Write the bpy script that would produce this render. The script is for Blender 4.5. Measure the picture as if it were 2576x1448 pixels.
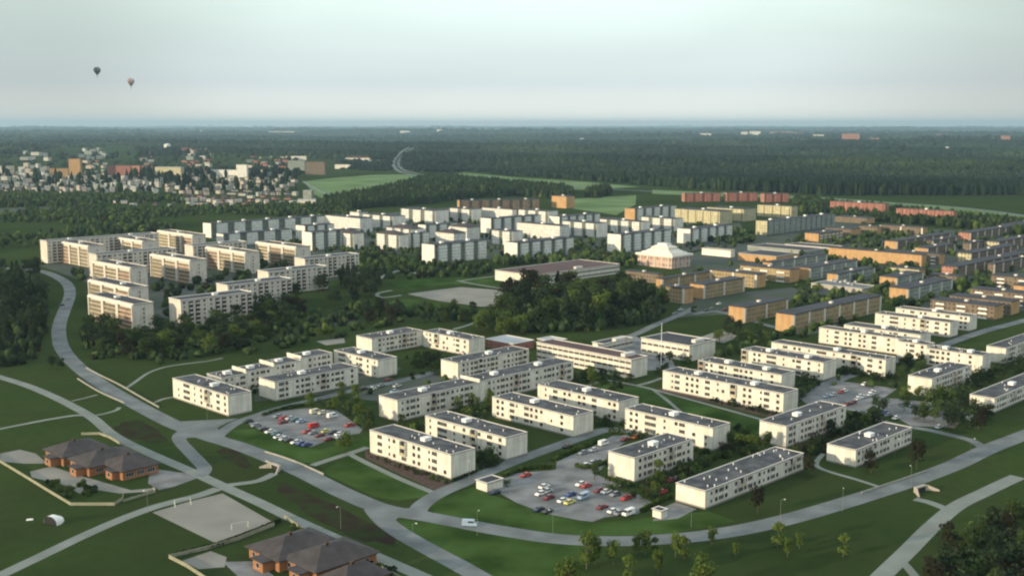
import bpy, math, random
import numpy as np
from mathutils import Vector, Matrix
random.seed(7); RNG = np.random.default_rng(11)
SC = bpy.context.scene
for o in list(bpy.data.objects): bpy.data.objects.remove(o)
# ------------------------------------------------------------------ camera
H = 120.0; F = 2850.0; CX, CY, YH = 1287.5, 724.0, 314.0     # photograph measured on a 2575 px wide copy
PITCH = math.atan((CY - YH) / F)
cam = bpy.data.cameras.new('camera'); camo = bpy.data.objects.new('camera', cam); SC.collection.objects.link(camo)
cam.sensor_width = 36; cam.lens = F / 2575 * 36; cam.clip_start = 1; cam.clip_end = 200000
camo.location = (0, 0, H); camo.rotation_euler = (math.pi / 2 - PITCH, 0, 0); SC.camera = camo
SC.render.resolution_x = 1024; SC.render.resolution_y = 575
# ------------------------------------------------------------------ light
SUN_EL, SUN_AZ = math.radians(11), math.radians(239)          # azimuth of the sun, clockwise from +y
w = bpy.data.worlds.new('World'); SC.world = w; w.use_nodes = True
nt = w.node_tree; N = nt.nodes; L = nt.links; N.clear()
def nd(tree, t, **k):
    n = tree.nodes.new(t)
    for a, b in k.items(): setattr(n, a, b)
    return n
out = nd(nt, 'ShaderNodeOutputWorld'); bg = nd(nt, 'ShaderNodeBackground'); L.new(bg.outputs[0], out.inputs[0])
SKY = 0.12
bg.inputs[1].default_value = SKY
sky = nd(nt, 'ShaderNodeTexSky', sky_type='NISHITA', sun_disc=False, sun_elevation=SUN_EL, sun_rotation=SUN_AZ, altitude=100, air_density=1.2, dust_density=1.5)
tc = nd(nt, 'ShaderNodeTexCoord'); sep = nd(nt, 'ShaderNodeSeparateXYZ'); L.new(tc.outputs['Generated'], sep.inputs[0])
mx = nd(nt, 'ShaderNodeMath', operation='MAXIMUM'); L.new(sep.outputs[2], mx.inputs[0]); mx.inputs[1].default_value = 0.004
cb = nd(nt, 'ShaderNodeCombineXYZ'); L.new(sep.outputs[0], cb.inputs[0]); L.new(sep.outputs[1], cb.inputs[1]); L.new(mx.outputs[0], cb.inputs[2])
L.new(cb.outputs[0], sky.inputs[0])
# thin high cloud over the whole sky, brightened overhead, out of view, to add fill light
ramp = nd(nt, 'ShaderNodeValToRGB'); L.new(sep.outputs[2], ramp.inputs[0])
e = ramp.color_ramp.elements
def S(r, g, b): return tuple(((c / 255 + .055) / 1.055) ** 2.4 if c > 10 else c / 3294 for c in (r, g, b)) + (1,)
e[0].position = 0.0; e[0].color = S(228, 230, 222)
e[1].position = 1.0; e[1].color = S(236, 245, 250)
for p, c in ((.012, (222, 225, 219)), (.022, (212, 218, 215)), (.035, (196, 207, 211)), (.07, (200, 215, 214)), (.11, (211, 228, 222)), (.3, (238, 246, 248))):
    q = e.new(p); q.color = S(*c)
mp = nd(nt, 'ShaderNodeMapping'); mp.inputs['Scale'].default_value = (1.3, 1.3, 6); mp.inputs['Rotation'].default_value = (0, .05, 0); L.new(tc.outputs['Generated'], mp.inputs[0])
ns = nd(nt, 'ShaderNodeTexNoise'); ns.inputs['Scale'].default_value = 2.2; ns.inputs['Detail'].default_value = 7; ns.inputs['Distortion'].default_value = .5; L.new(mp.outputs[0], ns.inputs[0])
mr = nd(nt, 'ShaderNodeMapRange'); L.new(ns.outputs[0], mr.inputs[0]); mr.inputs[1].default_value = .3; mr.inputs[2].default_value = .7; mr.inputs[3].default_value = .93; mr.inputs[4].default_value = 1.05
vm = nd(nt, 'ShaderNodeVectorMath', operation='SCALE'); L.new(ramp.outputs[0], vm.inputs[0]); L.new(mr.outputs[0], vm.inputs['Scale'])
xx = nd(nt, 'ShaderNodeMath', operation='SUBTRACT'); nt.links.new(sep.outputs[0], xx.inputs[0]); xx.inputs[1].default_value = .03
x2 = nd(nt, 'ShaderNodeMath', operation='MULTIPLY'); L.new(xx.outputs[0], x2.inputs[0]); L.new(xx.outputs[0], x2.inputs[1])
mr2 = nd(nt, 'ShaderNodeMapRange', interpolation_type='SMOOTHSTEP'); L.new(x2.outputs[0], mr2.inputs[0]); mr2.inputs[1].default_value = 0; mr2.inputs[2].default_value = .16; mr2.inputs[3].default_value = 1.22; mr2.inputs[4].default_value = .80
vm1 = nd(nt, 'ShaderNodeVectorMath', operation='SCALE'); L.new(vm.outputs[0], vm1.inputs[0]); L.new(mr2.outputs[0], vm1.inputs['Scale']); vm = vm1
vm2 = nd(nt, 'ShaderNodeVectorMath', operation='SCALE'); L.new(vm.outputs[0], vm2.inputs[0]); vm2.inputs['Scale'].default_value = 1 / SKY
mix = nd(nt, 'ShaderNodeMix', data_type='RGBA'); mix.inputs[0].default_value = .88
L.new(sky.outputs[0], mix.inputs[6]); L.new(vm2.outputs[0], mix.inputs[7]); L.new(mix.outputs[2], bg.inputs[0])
sl = bpy.data.lights.new('sun', 'SUN'); sl.energy = 4.1; sl.angle = math.radians(.6); sl.color = (1.0, .80, .53)
so = bpy.data.objects.new('sun', sl); SC.collection.objects.link(so)
sd = Vector((math.sin(SUN_AZ) * math.cos(SUN_EL), math.cos(SUN_AZ) * math.cos(SUN_EL), math.sin(SUN_EL)))
so.rotation_euler = sd.to_track_quat('Z', 'Y').to_euler(); so.location = (0, 0, 300)
SC.view_settings.view_transform = 'Standard'; SC.view_settings.look = 'None'; SC.view_settings.exposure = .3; SC.view_settings.gamma = 1
SC.cycles.filter_width = 2.2
# ------------------------------------------------------------------ helpers
c_, s_ = math.cos(PITCH), math.sin(PITCH)
def G(x, y, z=0.0):
    """point of the horizontal plane z seen at (x, y) of the 2575 px photograph: used only to measure where things stand"""
    u = (x - CX) / F; v = (CY - y) / F
    t = (z - H) / (-s_ + v * c_)
    return (u * t, (c_ + v * s_) * t)
def proj(x, y, z):
    yy = y * c_ - (z - H) * s_; zz = y * s_ + (z - H) * c_
    return CX + F * x / yy, CY - F * zz / yy
COL = SC.collection
def tag(o, label=None, cat=None, group=None, kind=None):
    if label: o['label'] = label
    if cat: o['category'] = cat
    if group: o['group'] = group
    if kind: o['kind'] = kind
    return o
def empty(name, loc, rz=0, label=None, cat=None, group=None):
    o = bpy.data.objects.new(name, None); COL.objects.link(o); o.location = loc; o.rotation_euler = (0, 0, rz); o.empty_display_size = 1
    return tag(o, label, cat, group)
def link(name, me, parent=None, loc=(0, 0, 0), rz=0):
    o = bpy.data.objects.new(name, me); COL.objects.link(o)
    if parent: o.parent = parent
    o.location = loc; o.rotation_euler = (0, 0, rz)
    return o
def copy_tree(o, parent=None):
    c = o.copy(); COL.objects.link(c); c.parent = parent
    for ch in o.children: copy_tree(ch, c)
    return c
class MB:
    def __init__(s): s.v = []; s.f = []; s.m = []
    def quad(s, a, b, c, d, m=0):
        n = len(s.v); s.v += [a, b, c, d]; s.f.append((n, n + 1, n + 2, n + 3)); s.m.append(m)
    def poly(s, pts, m=0):
        n = len(s.v); s.v += pts; s.f.append(tuple(range(n, n + len(pts)))); s.m.append(m)
    def box(s, x0, x1, y0, y1, z0, z1, m=0, top=None, tx=0, ty=0):
        n = len(s.v)
        s.v += [(x0, y0, z0), (x1, y0, z0), (x1, y1, z0), (x0, y1, z0), (x0 + tx, y0 + ty, z1), (x1 - tx, y0 + ty, z1), (x1 - tx, y1 - ty, z1), (x0 + tx, y1 - ty, z1)]
        s.f += [(n, n + 3, n + 2, n + 1), (n + 4, n + 5, n + 6, n + 7), (n, n + 1, n + 5, n + 4), (n + 1, n + 2, n + 6, n + 5), (n + 2, n + 3, n + 7, n + 6), (n + 3, n, n + 4, n + 7)]
        s.m += [m, m if top is None else top, m, m, m, m]
    def cyl(s, x, y, z0, z1, r0, r1, k=8, m=0, cap=True):
        n = len(s.v)
        for z, r in ((z0, r0), (z1, r1)):
            s.v += [(x + r * math.cos(i * 2 * math.pi / k), y + r * math.sin(i * 2 * math.pi / k), z) for i in range(k)]
        for i in range(k):
            j = (i + 1) % k; s.f.append((n + i, n + j, n + k + j, n + k + i)); s.m.append(m)
        if cap: s.f.append(tuple(n + k + i for i in range(k))); s.m.append(m)
    def tube(s, pts, rad, k=6, m=0):
        rings = []
        for i, p in enumerate(pts):
            a = Vector(pts[max(i - 1, 0)]); b = Vector(pts[min(i + 1, len(pts) - 1)]); d = (b - a).normalized()
            u = d.orthogonal().normalized(); q = d.cross(u); r = rad[i] if isinstance(rad, (list, tuple)) else rad
            n = len(s.v); rings.append(n)
            for j in range(k):
                t = j * 2 * math.pi / k; s.v.append(tuple(Vector(p) + r * (math.cos(t) * u + math.sin(t) * q)))
        for i in range(len(rings) - 1):
            for j in range(k):
                j2 = (j + 1) % k; s.f.append((rings[i] + j, rings[i] + j2, rings[i + 1] + j2, rings[i + 1] + j)); s.m.append(m)
    def mesh(s, name, mats):
        me = bpy.data.meshes.new(name); me.from_pydata([tuple(v) for v in s.v], [], s.f)
        for m in (mats if isinstance(mats, (list, tuple)) else [mats]): me.materials.append(m)
        me.polygons.foreach_set('material_index', s.m); me.update(); return me
    def build(s, name, mats, parent=None, loc=(0, 0, 0), rz=0): return link(name, s.mesh(name, mats), parent, loc, rz)
# ------------------------------------------------------------------ materials
def mat(name, col, rough=.85, var=.12, scale=.3, col2=None, spec=.2, coord='Object', rnd=0.0, bump=0, detail=4, wave=None, metal=0, thr=(.35, .65)):
    m = bpy.data.materials.new(name); m.use_nodes = True; t = m.node_tree; b = t.nodes['Principled BSDF']
    b.inputs['Roughness'].default_value = rough; b.inputs['Specular IOR Level'].default_value = spec; b.inputs['Metallic'].default_value = metal
    tcn = nd(t, 'ShaderNodeTexCoord')
    src = tcn.outputs[coord]
    if coord == 'World':
        src = None
    n = nd(t, 'ShaderNodeTexNoise'); n.inputs['Scale'].default_value = scale; n.inputs['Detail'].default_value = detail
    t.links.new(tcn.outputs[coord], n.inputs['Vector'])
    r = nd(t, 'ShaderNodeMapRange'); t.links.new(n.outputs[0], r.inputs[0]); r.inputs[1].default_value = thr[0]; r.inputs[2].default_value = thr[1]
    mxn = nd(t, 'ShaderNodeMix', data_type='RGBA'); t.links.new(r.outputs[0], mxn.inputs[0])
    lo = tuple(c * (1 - var) for c in col); hi = col2 if col2 else tuple(min(c * (1 + var), 1) for c in col)
    mxn.inputs[6].default_value = (*lo, 1); mxn.inputs[7].default_value = (*hi, 1)
    o = mxn.outputs[2]
    if rnd:
        oi = nd(t, 'ShaderNodeObjectInfo'); rr = nd(t, 'ShaderNodeMapRange'); t.links.new(oi.outputs['Random'], rr.inputs[0])
        rr.inputs[3].default_value = 1 - rnd; rr.inputs[4].default_value = 1 + rnd
        sc = nd(t, 'ShaderNodeVectorMath', operation='SCALE'); t.links.new(o, sc.inputs[0]); t.links.new(rr.outputs[0], sc.inputs['Scale']); o = sc.outputs[0]
    t.links.new(o, b.inputs['Base Color'])
    if bump:
        bn = nd(t, 'ShaderNodeTexNoise'); bn.inputs['Scale'].default_value = scale * 9; bn.inputs['Detail'].default_value = 3; t.links.new(tcn.outputs[coord], bn.inputs['Vector'])
        bb = nd(t, 'ShaderNodeBump'); bb.inputs['Strength'].default_value = bump; t.links.new(bn.outputs[0], bb.inputs['Height']); t.links.new(bb.outputs[0], b.inputs['Normal'])
    return m
def math_(t, op, a, b=None):
    n = nd(t, 'ShaderNodeMath', operation=op)
    for i, v in enumerate((a, b)):
        if v is None: continue
        if isinstance(v, (int, float)): n.inputs[i].default_value = v
        else: t.links.new(v, n.inputs[i])
    return n.outputs[0]
def wall_mat(name, col, joint=(2.8, 3.0), grid=None, wcol=(.05, .06, .07), var=.06, jd=.85, base=0.0):
    """plaster or concrete panels; joint = storey height, panel width; grid = (cell width, storey, glass fraction x, fraction z) rows of small windows for far blocks"""
    m = mat(name, col, .9, var, .25)
    t = m.node_tree; b = t.nodes['Principled BSDF']; cur = b.inputs['Base Color'].links[0].from_socket
    tcn = nd(t, 'ShaderNodeTexCoord'); sp = nd(t, 'ShaderNodeSeparateXYZ'); t.links.new(tcn.outputs['Object'], sp.inputs[0])
    u = math_(t, 'ADD', sp.outputs[0], sp.outputs[1]); z = math_(t, 'SUBTRACT', sp.outputs[2], base)
    fz = math_(t, 'FRACT', math_(t, 'DIVIDE', z, joint[0])); fu = math_(t, 'FRACT', math_(t, 'DIVIDE', u, joint[1]))
    j = math_(t, 'MAXIMUM', math_(t, 'LESS_THAN', fz, .03), math_(t, 'LESS_THAN', fu, .025))
    mm = nd(t, 'ShaderNodeMix', data_type='RGBA'); t.links.new(j, mm.inputs[0]); t.links.new(cur, mm.inputs[6]); mm.inputs[7].default_value = (*[c * jd for c in col], 1); cur = mm.outputs[2]
    # rain streaks and panels of slightly different age
    mpn = nd(t, 'ShaderNodeMapping'); mpn.inputs['Scale'].default_value = (1.1, 1.1, .07); t.links.new(tcn.outputs['Object'], mpn.inputs[0]); sn = nd(t, 'ShaderNodeTexNoise'); sn.inputs['Scale'].default_value = 1; sn.inputs['Detail'].default_value = 5; t.links.new(mpn.outputs[0], sn.inputs['Vector'])
    sr = nd(t, 'ShaderNodeMapRange'); t.links.new(sn.outputs[0], sr.inputs[0]); sr.inputs[1].default_value = .38; sr.inputs[2].default_value = .62; sr.inputs[3].default_value = .84; sr.inputs[4].default_value = 1.03
    pc = nd(t, 'ShaderNodeCombineXYZ'); t.links.new(math_(t, 'FLOOR', math_(t, 'DIVIDE', u, joint[1])), pc.inputs[0]); t.links.new(math_(t, 'FLOOR', math_(t, 'DIVIDE', z, joint[0])), pc.inputs[1]); pw = nd(t, 'ShaderNodeTexWhiteNoise', noise_dimensions='3D'); t.links.new(pc.outputs[0], pw.inputs['Vector'])
    k1 = math_(t, 'MULTIPLY', sr.outputs[0], math_(t, 'ADD', math_(t, 'MULTIPLY', pw.outputs['Value'], .10), .93)); vs = nd(t, 'ShaderNodeVectorMath', operation='SCALE'); t.links.new(cur, vs.inputs[0]); t.links.new(k1, vs.inputs['Scale']); cur = vs.outputs[0]
    if grid:
        gw, gz, fx, fzz = grid
        a = math_(t, 'FRACT', math_(t, 'DIVIDE', u, gw)); c = math_(t, 'FRACT', math_(t, 'DIVIDE', z, gz))
        w1 = math_(t, 'LESS_THAN', math_(t, 'ABSOLUTE', math_(t, 'SUBTRACT', a, .5)), fx / 2); w2 = math_(t, 'LESS_THAN', math_(t, 'ABSOLUTE', math_(t, 'SUBTRACT', c, .58)), fzz / 2)
        # each cell its own shade: blinds, curtains, dark glass
        cell = nd(t, 'ShaderNodeCombineXYZ'); t.links.new(math_(t, 'FLOOR', math_(t, 'DIVIDE', u, gw)), cell.inputs[0]); t.links.new(math_(t, 'FLOOR', math_(t, 'DIVIDE', z, gz)), cell.inputs[1])
        wn = nd(t, 'ShaderNodeTexWhiteNoise', noise_dimensions='3D'); t.links.new(cell.outputs[0], wn.inputs['Vector'])
        ok = math_(t, 'MULTIPLY', math_(t, 'MULTIPLY', w1, w2), math_(t, 'GREATER_THAN', wn.outputs['Value'], .12))
        wc = nd(t, 'ShaderNodeMix', data_type='RGBA'); t.links.new(math_(t, 'MULTIPLY', wn.outputs['Value'], .45), wc.inputs[0]); wc.inputs[6].default_value = (*wcol, 1); wc.inputs[7].default_value = (*[c * .8 for c in col], 1)
        mm = nd(t, 'ShaderNodeMix', data_type='RGBA'); t.links.new(ok, mm.inputs[0]); t.links.new(cur, mm.inputs[6]); t.links.new(wc.outputs[2], mm.inputs[7]); cur = mm.outputs[2]
    t.links.new(cur, b.inputs['Base Color']); return m
M = {}
M['cream'] = wall_mat('cream_concrete', (.71, .69, .60), (2.75, 4.2))
M['cream_grid'] = wall_mat('cream_panels_small_windows', (.64, .59, .49), (2.75, 4.2), (3.1, 2.75, .42, .42))
M['slab'] = wall_mat('pale_concrete_slab', (.65, .61, .53), (2.8, 3.6))
M['white6'] = wall_mat('white_concrete', (.80, .78, .70), (2.8, 4.0))
M['white_grid'] = wall_mat('white_panels_small_windows', (.70, .70, .65), (2.8, 4.0), (3.3, 2.8, .40, .34), (.17, .18, .18))
M['bay'] = wall_mat('white_bay_panels', (.73, .75, .69), (2.8, 4.4), (1.5, 2.8, .62, .36), (.26, .29, .29))
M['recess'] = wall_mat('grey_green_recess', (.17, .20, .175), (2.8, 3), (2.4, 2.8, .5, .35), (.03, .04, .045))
M['ochre'] = wall_mat('ochre_brick', (.50, .32, .16), (2.8, 6), None)
M['ochre_grid'] = wall_mat('ochre_brick_windows', (.36, .285, .165), (2.8, 6), (2.6, 2.8, .45, .42))
M['salmon'] = wall_mat('salmon_brick', (.42, .22, .16), (2.8, 6), (3.2, 2.8, .35, .4))
M['redbrick'] = wall_mat('red_brick', (.32, .15, .12), (2.8, 5), (3.0, 2.8, .4, .4), (.12, .07, .06))
M['yellow'] = wall_mat('pale_yellow_brick', (.54, .50, .32), (2.8, 5), (3.2, 2.8, .4, .42))
M['hallw'] = wall_mat('pink_rendered_wall', (.58, .42, .34), (3.2, 3), (3.4, 4.7, .5, .4), (.16, .12, .11))
M['brown'] = wall_mat('brown_brick', (.20, .165, .125), (2.8, 5), (3.0, 2.8, .5, .42), (.05, .04, .04))
M['greygreen'] = wall_mat('grey_green_panels', (.30, .34, .30), (2.8, 5), (2.8, 2.8, .5, .42))
M['roof'] = mat('roofing_felt', (.060, .068, .080), .85, .35, .22, bump=.1, col2=(.105, .112, .118))
M['roofdark'] = mat('dark_tar_roof', (.045, .05, .06), .8, .2, .1)
M['roofred'] = mat('red_brown_roof', (.09, .055, .055), .8, .15, .1)
M['roofhip'] = mat('dark_hipped_roof_sheet', (.060, .054, .055), .75, .2, .3)
M['rooflight'] = mat('light_metal_roof', (.34, .38, .40), .5, .1, .1)
M['glass'] = mat('dark_window_glass', (.035, .04, .045), .12, .3, 1.5, spec=.6, rnd=.5)
M['frame'] = mat('white_window_frame', (.62, .60, .54), .6, .05)
M['white'] = mat('white_painted_metal', (.78, .79, .76), .5, .05)
M['panel_red'] = mat('red_brown_balcony_panel', (.38, .26, .19), .8, .15, .4, rnd=.25)
M['panel_ochre'] = mat('ochre_balcony_panel', (.38, .34, .24), .8, .15, .4, rnd=.2)
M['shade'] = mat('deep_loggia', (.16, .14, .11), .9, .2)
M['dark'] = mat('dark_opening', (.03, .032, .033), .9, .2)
M['plinth'] = mat('grey_plinth', (.22, .21, .19), .9, .1)
M['asphalt'] = mat('asphalt', (.142, .162, .165), .9, .22, .09, bump=.05)
M['lot'] = mat('parking_asphalt', (.165, .175, .178), .9, .28, .12)
M['pathm'] = mat('pale_footpath', (.185, .21, .19), .9, .12, .1)
M['gravel'] = mat('gravel_pitch', (.22, .22, .195), .95, .12, .06)
M['kerb'] = mat('granite_kerb', (.36, .36, .34), .9, .1)
M['soil'] = mat('bare_brown_soil', (.045, .034, .028), .95, .3, .15, col2=(.030, .045, .018), spec=0)
M['bed'] = mat('brown_planting_bed', (.07, .05, .042), .95, .25, .6)
M['fieldm'] = mat('light_green_field', (.13, .20, .085), .95, .18, .012, col2=(.17, .25, .12), spec=0)
M['lawn2'] = mat('bright_lawn', (.036, .072, .018), .95, .3, .06, col2=(.054, .098, .028), spec=0)
M['tarmac_far'] = mat('estate_paving', (.085, .10, .10), .9, .3, .03, col2=(.035, .058, .028))
M['concrete'] = mat('bare_concrete', (.40, .37, .31), .9, .12, .5)
M['rail'] = mat('pale_parapet', (.30, .30, .26), .8, .1)
M['wood'] = mat('orange_wood_cladding', (.31, .15, .075), .8, .15, 1.5)
M['fence'] = mat('weathered_fence', (.28, .28, .20), .9, .15)
M['bark'] = mat('bark', (.07, .055, .04), .95, .3, 2)
M['birchbark'] = mat('birch_bark', (.16, .15, .13), .9, .5, 3)
M['tyre'] = mat('tyre_rubber', (.02, .02, .02), .9)
M['pole'] = mat('galvanised_pole', (.20, .22, .21), .5)
def leaf(name, c, c2, rnd=.2):
    m = mat(name, c, .9, .45, .35, col2=c2, rnd=rnd, spec=0); t = m.node_tree; b = t.nodes['Principled BSDF']; tr = nd(t, 'ShaderNodeBsdfTranslucent'); sh = nd(t, 'ShaderNodeMixShader'); sh.inputs[0].default_value = .35
    t.links.new(b.inputs['Base Color'].links[0].from_socket, tr.inputs[0]); t.links.new(b.outputs[0], sh.inputs[1]); t.links.new(tr.outputs[0], sh.inputs[2]); t.links.new(sh.outputs[0], t.nodes['Material Output'].inputs[0]); return m
M['leaf_mid'] = leaf('mid_green_leaves', (.062, .105, .034), (.095, .145, .050))
M['leaf_dark'] = leaf('dark_needles', (.036, .060, .032), (.058, .088, .044), .25)
M['leaf_pale'] = leaf('fresh_birch_leaves', (.115, .175, .040), (.16, .22, .055), .15)
M['leaf_brown'] = leaf('reddish_bud_twigs', (.046, .040, .028), (.055, .062, .034), .2)
M['hedge'] = leaf('hedge_leaves', (.055, .10, .024), (.08, .13, .035), .1)
# ground: lawn with long soft variation, mown and rough grass
def ground_mat():
    m = bpy.data.materials.new('grass_ground'); m.use_nodes = True; t = m.node_tree; b = t.nodes['Principled BSDF']; b.inputs['Roughness'].default_value = .95; b.inputs['Specular IOR Level'].default_value = 0
    tcn = nd(t, 'ShaderNodeTexCoord'); cur = None
    for sc, lo, hi, a, c2 in ((.006, .38, .62, (.023, .042, .014), (.044, .072, .022)), (.035, .42, .72, None, (.044, .050, .021)), (.22, .45, .7, None, (.022, .044, .013)), (1.1, .45, .75, None, (.040, .055, .020))):
        n = nd(t, 'ShaderNodeTexNoise'); n.inputs['Scale'].default_value = sc; n.inputs['Detail'].default_value = 6; n.inputs['Roughness'].default_value = .6; t.links.new(tcn.outputs['Object'], n.inputs['Vector'])
        r = nd(t, 'ShaderNodeMapRange'); t.links.new(n.outputs[0], r.inputs[0]); r.inputs[1].default_value = lo; r.inputs[2].default_value = hi; r.inputs[4].default_value = 1 if a else .55
        k = nd(t, 'ShaderNodeMix', data_type='RGBA'); t.links.new(r.outputs[0], k.inputs[0]); k.inputs[7].default_value = (*c2, 1)
        if a: k.inputs[6].default_value = (*a, 1)
        else: t.links.new(cur, k.inputs[6])
        cur = k.outputs[2]
    t.links.new(cur, b.inputs['Base Color']); return m
M['ground'] = ground_mat()
# ------------------------------------------------------------------ terrain
def hill(x, y):
    r = math.hypot(x, y); k = min(max((r - 3600) / 5000, 0), 1)
    if k <= 0: return 0.0
    n = math.sin(x * .0011 + y * .00045 + 1.3) * .5 + math.sin(y * .0013 - x * .0004) * .6 + math.sin(x * .00034 + 2) * math.sin(y * .0004 + .5) * .9
    return k * (n + .6) * 14 * (1 + min(r, 30000) / 22000)
mb = MB(); radii = [0.01, 300, 700, 1200, 1800, 2500, 3100, 3600] + [3600 * 1.07 ** i for i in range(1, 40)]
radii = [r for r in radii if r < 50000] + [50000]; K = 360; ring = []
for r in radii:
    ring.append(len(mb.v)); mb.v += [(r * math.sin(i * 2 * math.pi / K), r * math.cos(i * 2 * math.pi / K), hill(r * math.sin(i * 2 * math.pi / K), r * math.cos(i * 2 * math.pi / K))) for i in range(K)]
for a in range(len(ring) - 1):
    for i in range(K):
        j = (i + 1) % K; mb.f.append((ring[a] + i, ring[a + 1] + i, ring[a + 1] + j, ring[a] + j)); mb.m.append(0)
g = mb.build('ground', M['ground']); tag(g, kind='structure')
for p in g.data.polygons: p.use_smooth = True
# ------------------------------------------------------------------ sheets, roads, paths
def sheet(name, pts, m, z, kind='structure', d=True):
    P = [G(*p) for p in pts] if d else pts
    b = MB(); b.poly([(x, y, z) for x, y in P][::-1] if area(P) < 0 else [(x, y, z) for x, y in P]); o = b.build(name, m)
    if kind: o['kind'] = kind
    return o
def area(P): return sum(P[i][0] * P[(i + 1) % len(P)][1] - P[(i + 1) % len(P)][0] * P[i][1] for i in range(len(P))) / 2
def smooth(P, n=8):
    out = []
    for i in range(len(P) - 1):
        p0 = P[max(i - 1, 0)]; p1 = P[i]; p2 = P[i + 1]; p3 = P[min(i + 2, len(P) - 1)]
        for k in range(n):
            t = k / n
            out.append(tuple(.5 * (2 * p1[j] + (p2[j] - p0[j]) * t + (2 * p0[j] - 5 * p1[j] + 4 * p2[j] - p3[j]) * t * t + (3 * p1[j] - p0[j] - 3 * p2[j] + p3[j]) * t ** 3) for j in (0, 1)))
    out.append(P[-1]); return out
def offs(P, d):
    R = []
    for i, p in enumerate(P):
        a = P[max(i - 1, 0)]; b = P[min(i + 1, len(P) - 1)]; dx, dy = b[0] - a[0], b[1] - a[1]; l = math.hypot(dx, dy) or 1
        R.append((p[0] - dy / l * d, p[1] + dx / l * d))
    return R
def road(name, pts, wd, m, z, kerb=False, d=True):
    P = smooth([G(*p) for p in pts] if d else pts)
    A, B = offs(P, wd / 2), offs(P, -wd / 2); b = MB()
    zz = [z + hill(*p) for p in P]
    for i in range(len(P) - 1):
        b.quad((*B[i], zz[i]), (*B[i + 1], zz[i + 1]), (*A[i + 1], zz[i + 1]), (*A[i], zz[i]))
        if kerb:
            for E, sg in ((A, 1), (B, -1)):
                O = offs(P, sg * (wd / 2 + .3)); I = E
                if sg > 0: b.quad((*I[i], .12), (*I[i + 1], .12), (*O[i + 1], .12), (*O[i], .12), 1); b.quad((*I[i], 0), (*I[i + 1], 0), (*I[i + 1], .12), (*I[i], .12), 1)
                else: b.quad((*O[i], .12), (*O[i + 1], .12), (*I[i + 1], .12), (*I[i], .12), 1); b.quad((*I[i], .12), (*I[i + 1], .12), (*I[i + 1], 0), (*I[i], 0), 1)
    o = b.build(name, [m, M['kerb']]); o['kind'] = 'structure'; return P
MAIN = [(-60, 672), (0, 674), (60, 677), (112, 684), (150, 700), (170, 716), (176, 735), (172, 755), (160, 785), (150, 815), (148, 840), (154, 870), (174, 900), (207, 931), (255, 966), (320, 1005), (390, 1043), (450, 1072), (530, 1100), (600, 1121), (680, 1152), (770, 1192), (860, 1237), (940, 1271), (1000, 1287), (1070, 1298), (1150, 1313), (1250, 1332), (1400, 1354), (1550, 1360), (1700, 1353), (1800, 1342), (1900, 1324), (2000, 1300), (2090, 1274), (2200, 1240), (2300, 1207), (2400, 1169), (2480, 1131), (2575, 1094), (2660, 1062)]
mainP = road('road', MAIN, 8.0, M['asphalt'], .06)
road('path', [(-40, 936), (0, 948), (70, 970), (130, 995), (190, 1025), (235, 1052), (280, 1090), (330, 1118), (400, 1150), (470, 1180), (520, 1203), (570, 1226), (650, 1262), (750, 1310), (850, 1355), (950, 1400), (1060, 1448), (1140, 1485)], 4.6, M['pathm'], .04)
road('path', [(470, 1080), (452, 1093), (452, 1108), (475, 1134), (500, 1160), (514, 1177), (508, 1191), (495, 1196)], 5.2, M['asphalt'], .05)
road('path', [(-40, 1086), (0, 1078), (60, 1066), (130, 1053), (190, 1044), (232, 1045)], 2.6, M['pathm'], .035)
road('path', [(232, 1045), (262, 1040), (292, 1031), (300, 1024)], 2.0, M['pathm'], .035)
road('path', [(180, 1008), (215, 1000), (245, 992)], 1.4, M['pathm'], .03)
road('path', [(315, 977), (340, 960), (372, 938), (410, 924), (455, 916), (520, 908), (560, 900)], 1.8, M['pathm'], .03)
road('path', [(388, 1012), (410, 1003), (436, 998)], 2.0, M['pathm'], .03)
road('path', [(548, 1228), (500, 1245), (440, 1260), (380, 1277), (300, 1307), (200, 1351), (100, 1399), (20, 1437), (-60, 1478)], 4.4, M['pathm'], .045)
road('path', [(550, 1222), (600, 1216), (650, 1208), (690, 1190)], 3.4, M['pathm'], .045)
road('path', [(785, 1170), (820, 1158), (860, 1145), (905, 1131), (925, 1124)], 3.2, M['pathm'], .03)
road('path', [(876, 1137), (890, 1147), (950, 1177), (1010, 1205), (1060, 1226), (1095, 1240)], 2.6, M['pathm'], .045)
road('road', [(1046, 1292), (1062, 1268), (1105, 1240), (1165, 1214), (1250, 1177), (1330, 1146), (1400, 1121), (1460, 1100), (1530, 1080), (1610, 1090), (1700, 1140)], 6.2, M['asphalt'], .05)
road('road', [(940, 1278), (958, 1300), (990, 1328), (1040, 1359), (1100, 1392), (1160, 1424), (1240, 1470)], 6.6, M['asphalt'], .05)
road('road', [(545, 1098), (590, 1065), (650, 1043), (700, 1027), (822, 997), (900, 978), (965, 966), (1040, 950), (1110, 930)], 5.2, M['asphalt'], .05)
sheet('road_junction', [(1000, 1278), (1040, 1277), (1072, 1255), (1100, 1252), (1068, 1272), (1075, 1285), (1120, 1298), (1130, 1318), (1040, 1297), (1000, 1302), (985, 1318), (950, 1300), (935, 1270)], M['asphalt'], .075)
sheet('road_junction', [(440, 1060), (600, 1052), (570, 1063), (548, 1075), (552, 1090), (580, 1105), (600, 1125), (520, 1100), (478, 1100), (455, 1105), (450, 1080)], M['asphalt'], .075)
sheet('parking_lot', [(612, 1050), (700, 1034), (772, 1026), (847, 1032), (880, 1055), (912, 1079), (904, 1090), (854, 1095), (784, 1123), (747, 1118), (690, 1095), (629, 1069)], M['lot'], .04)
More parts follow.
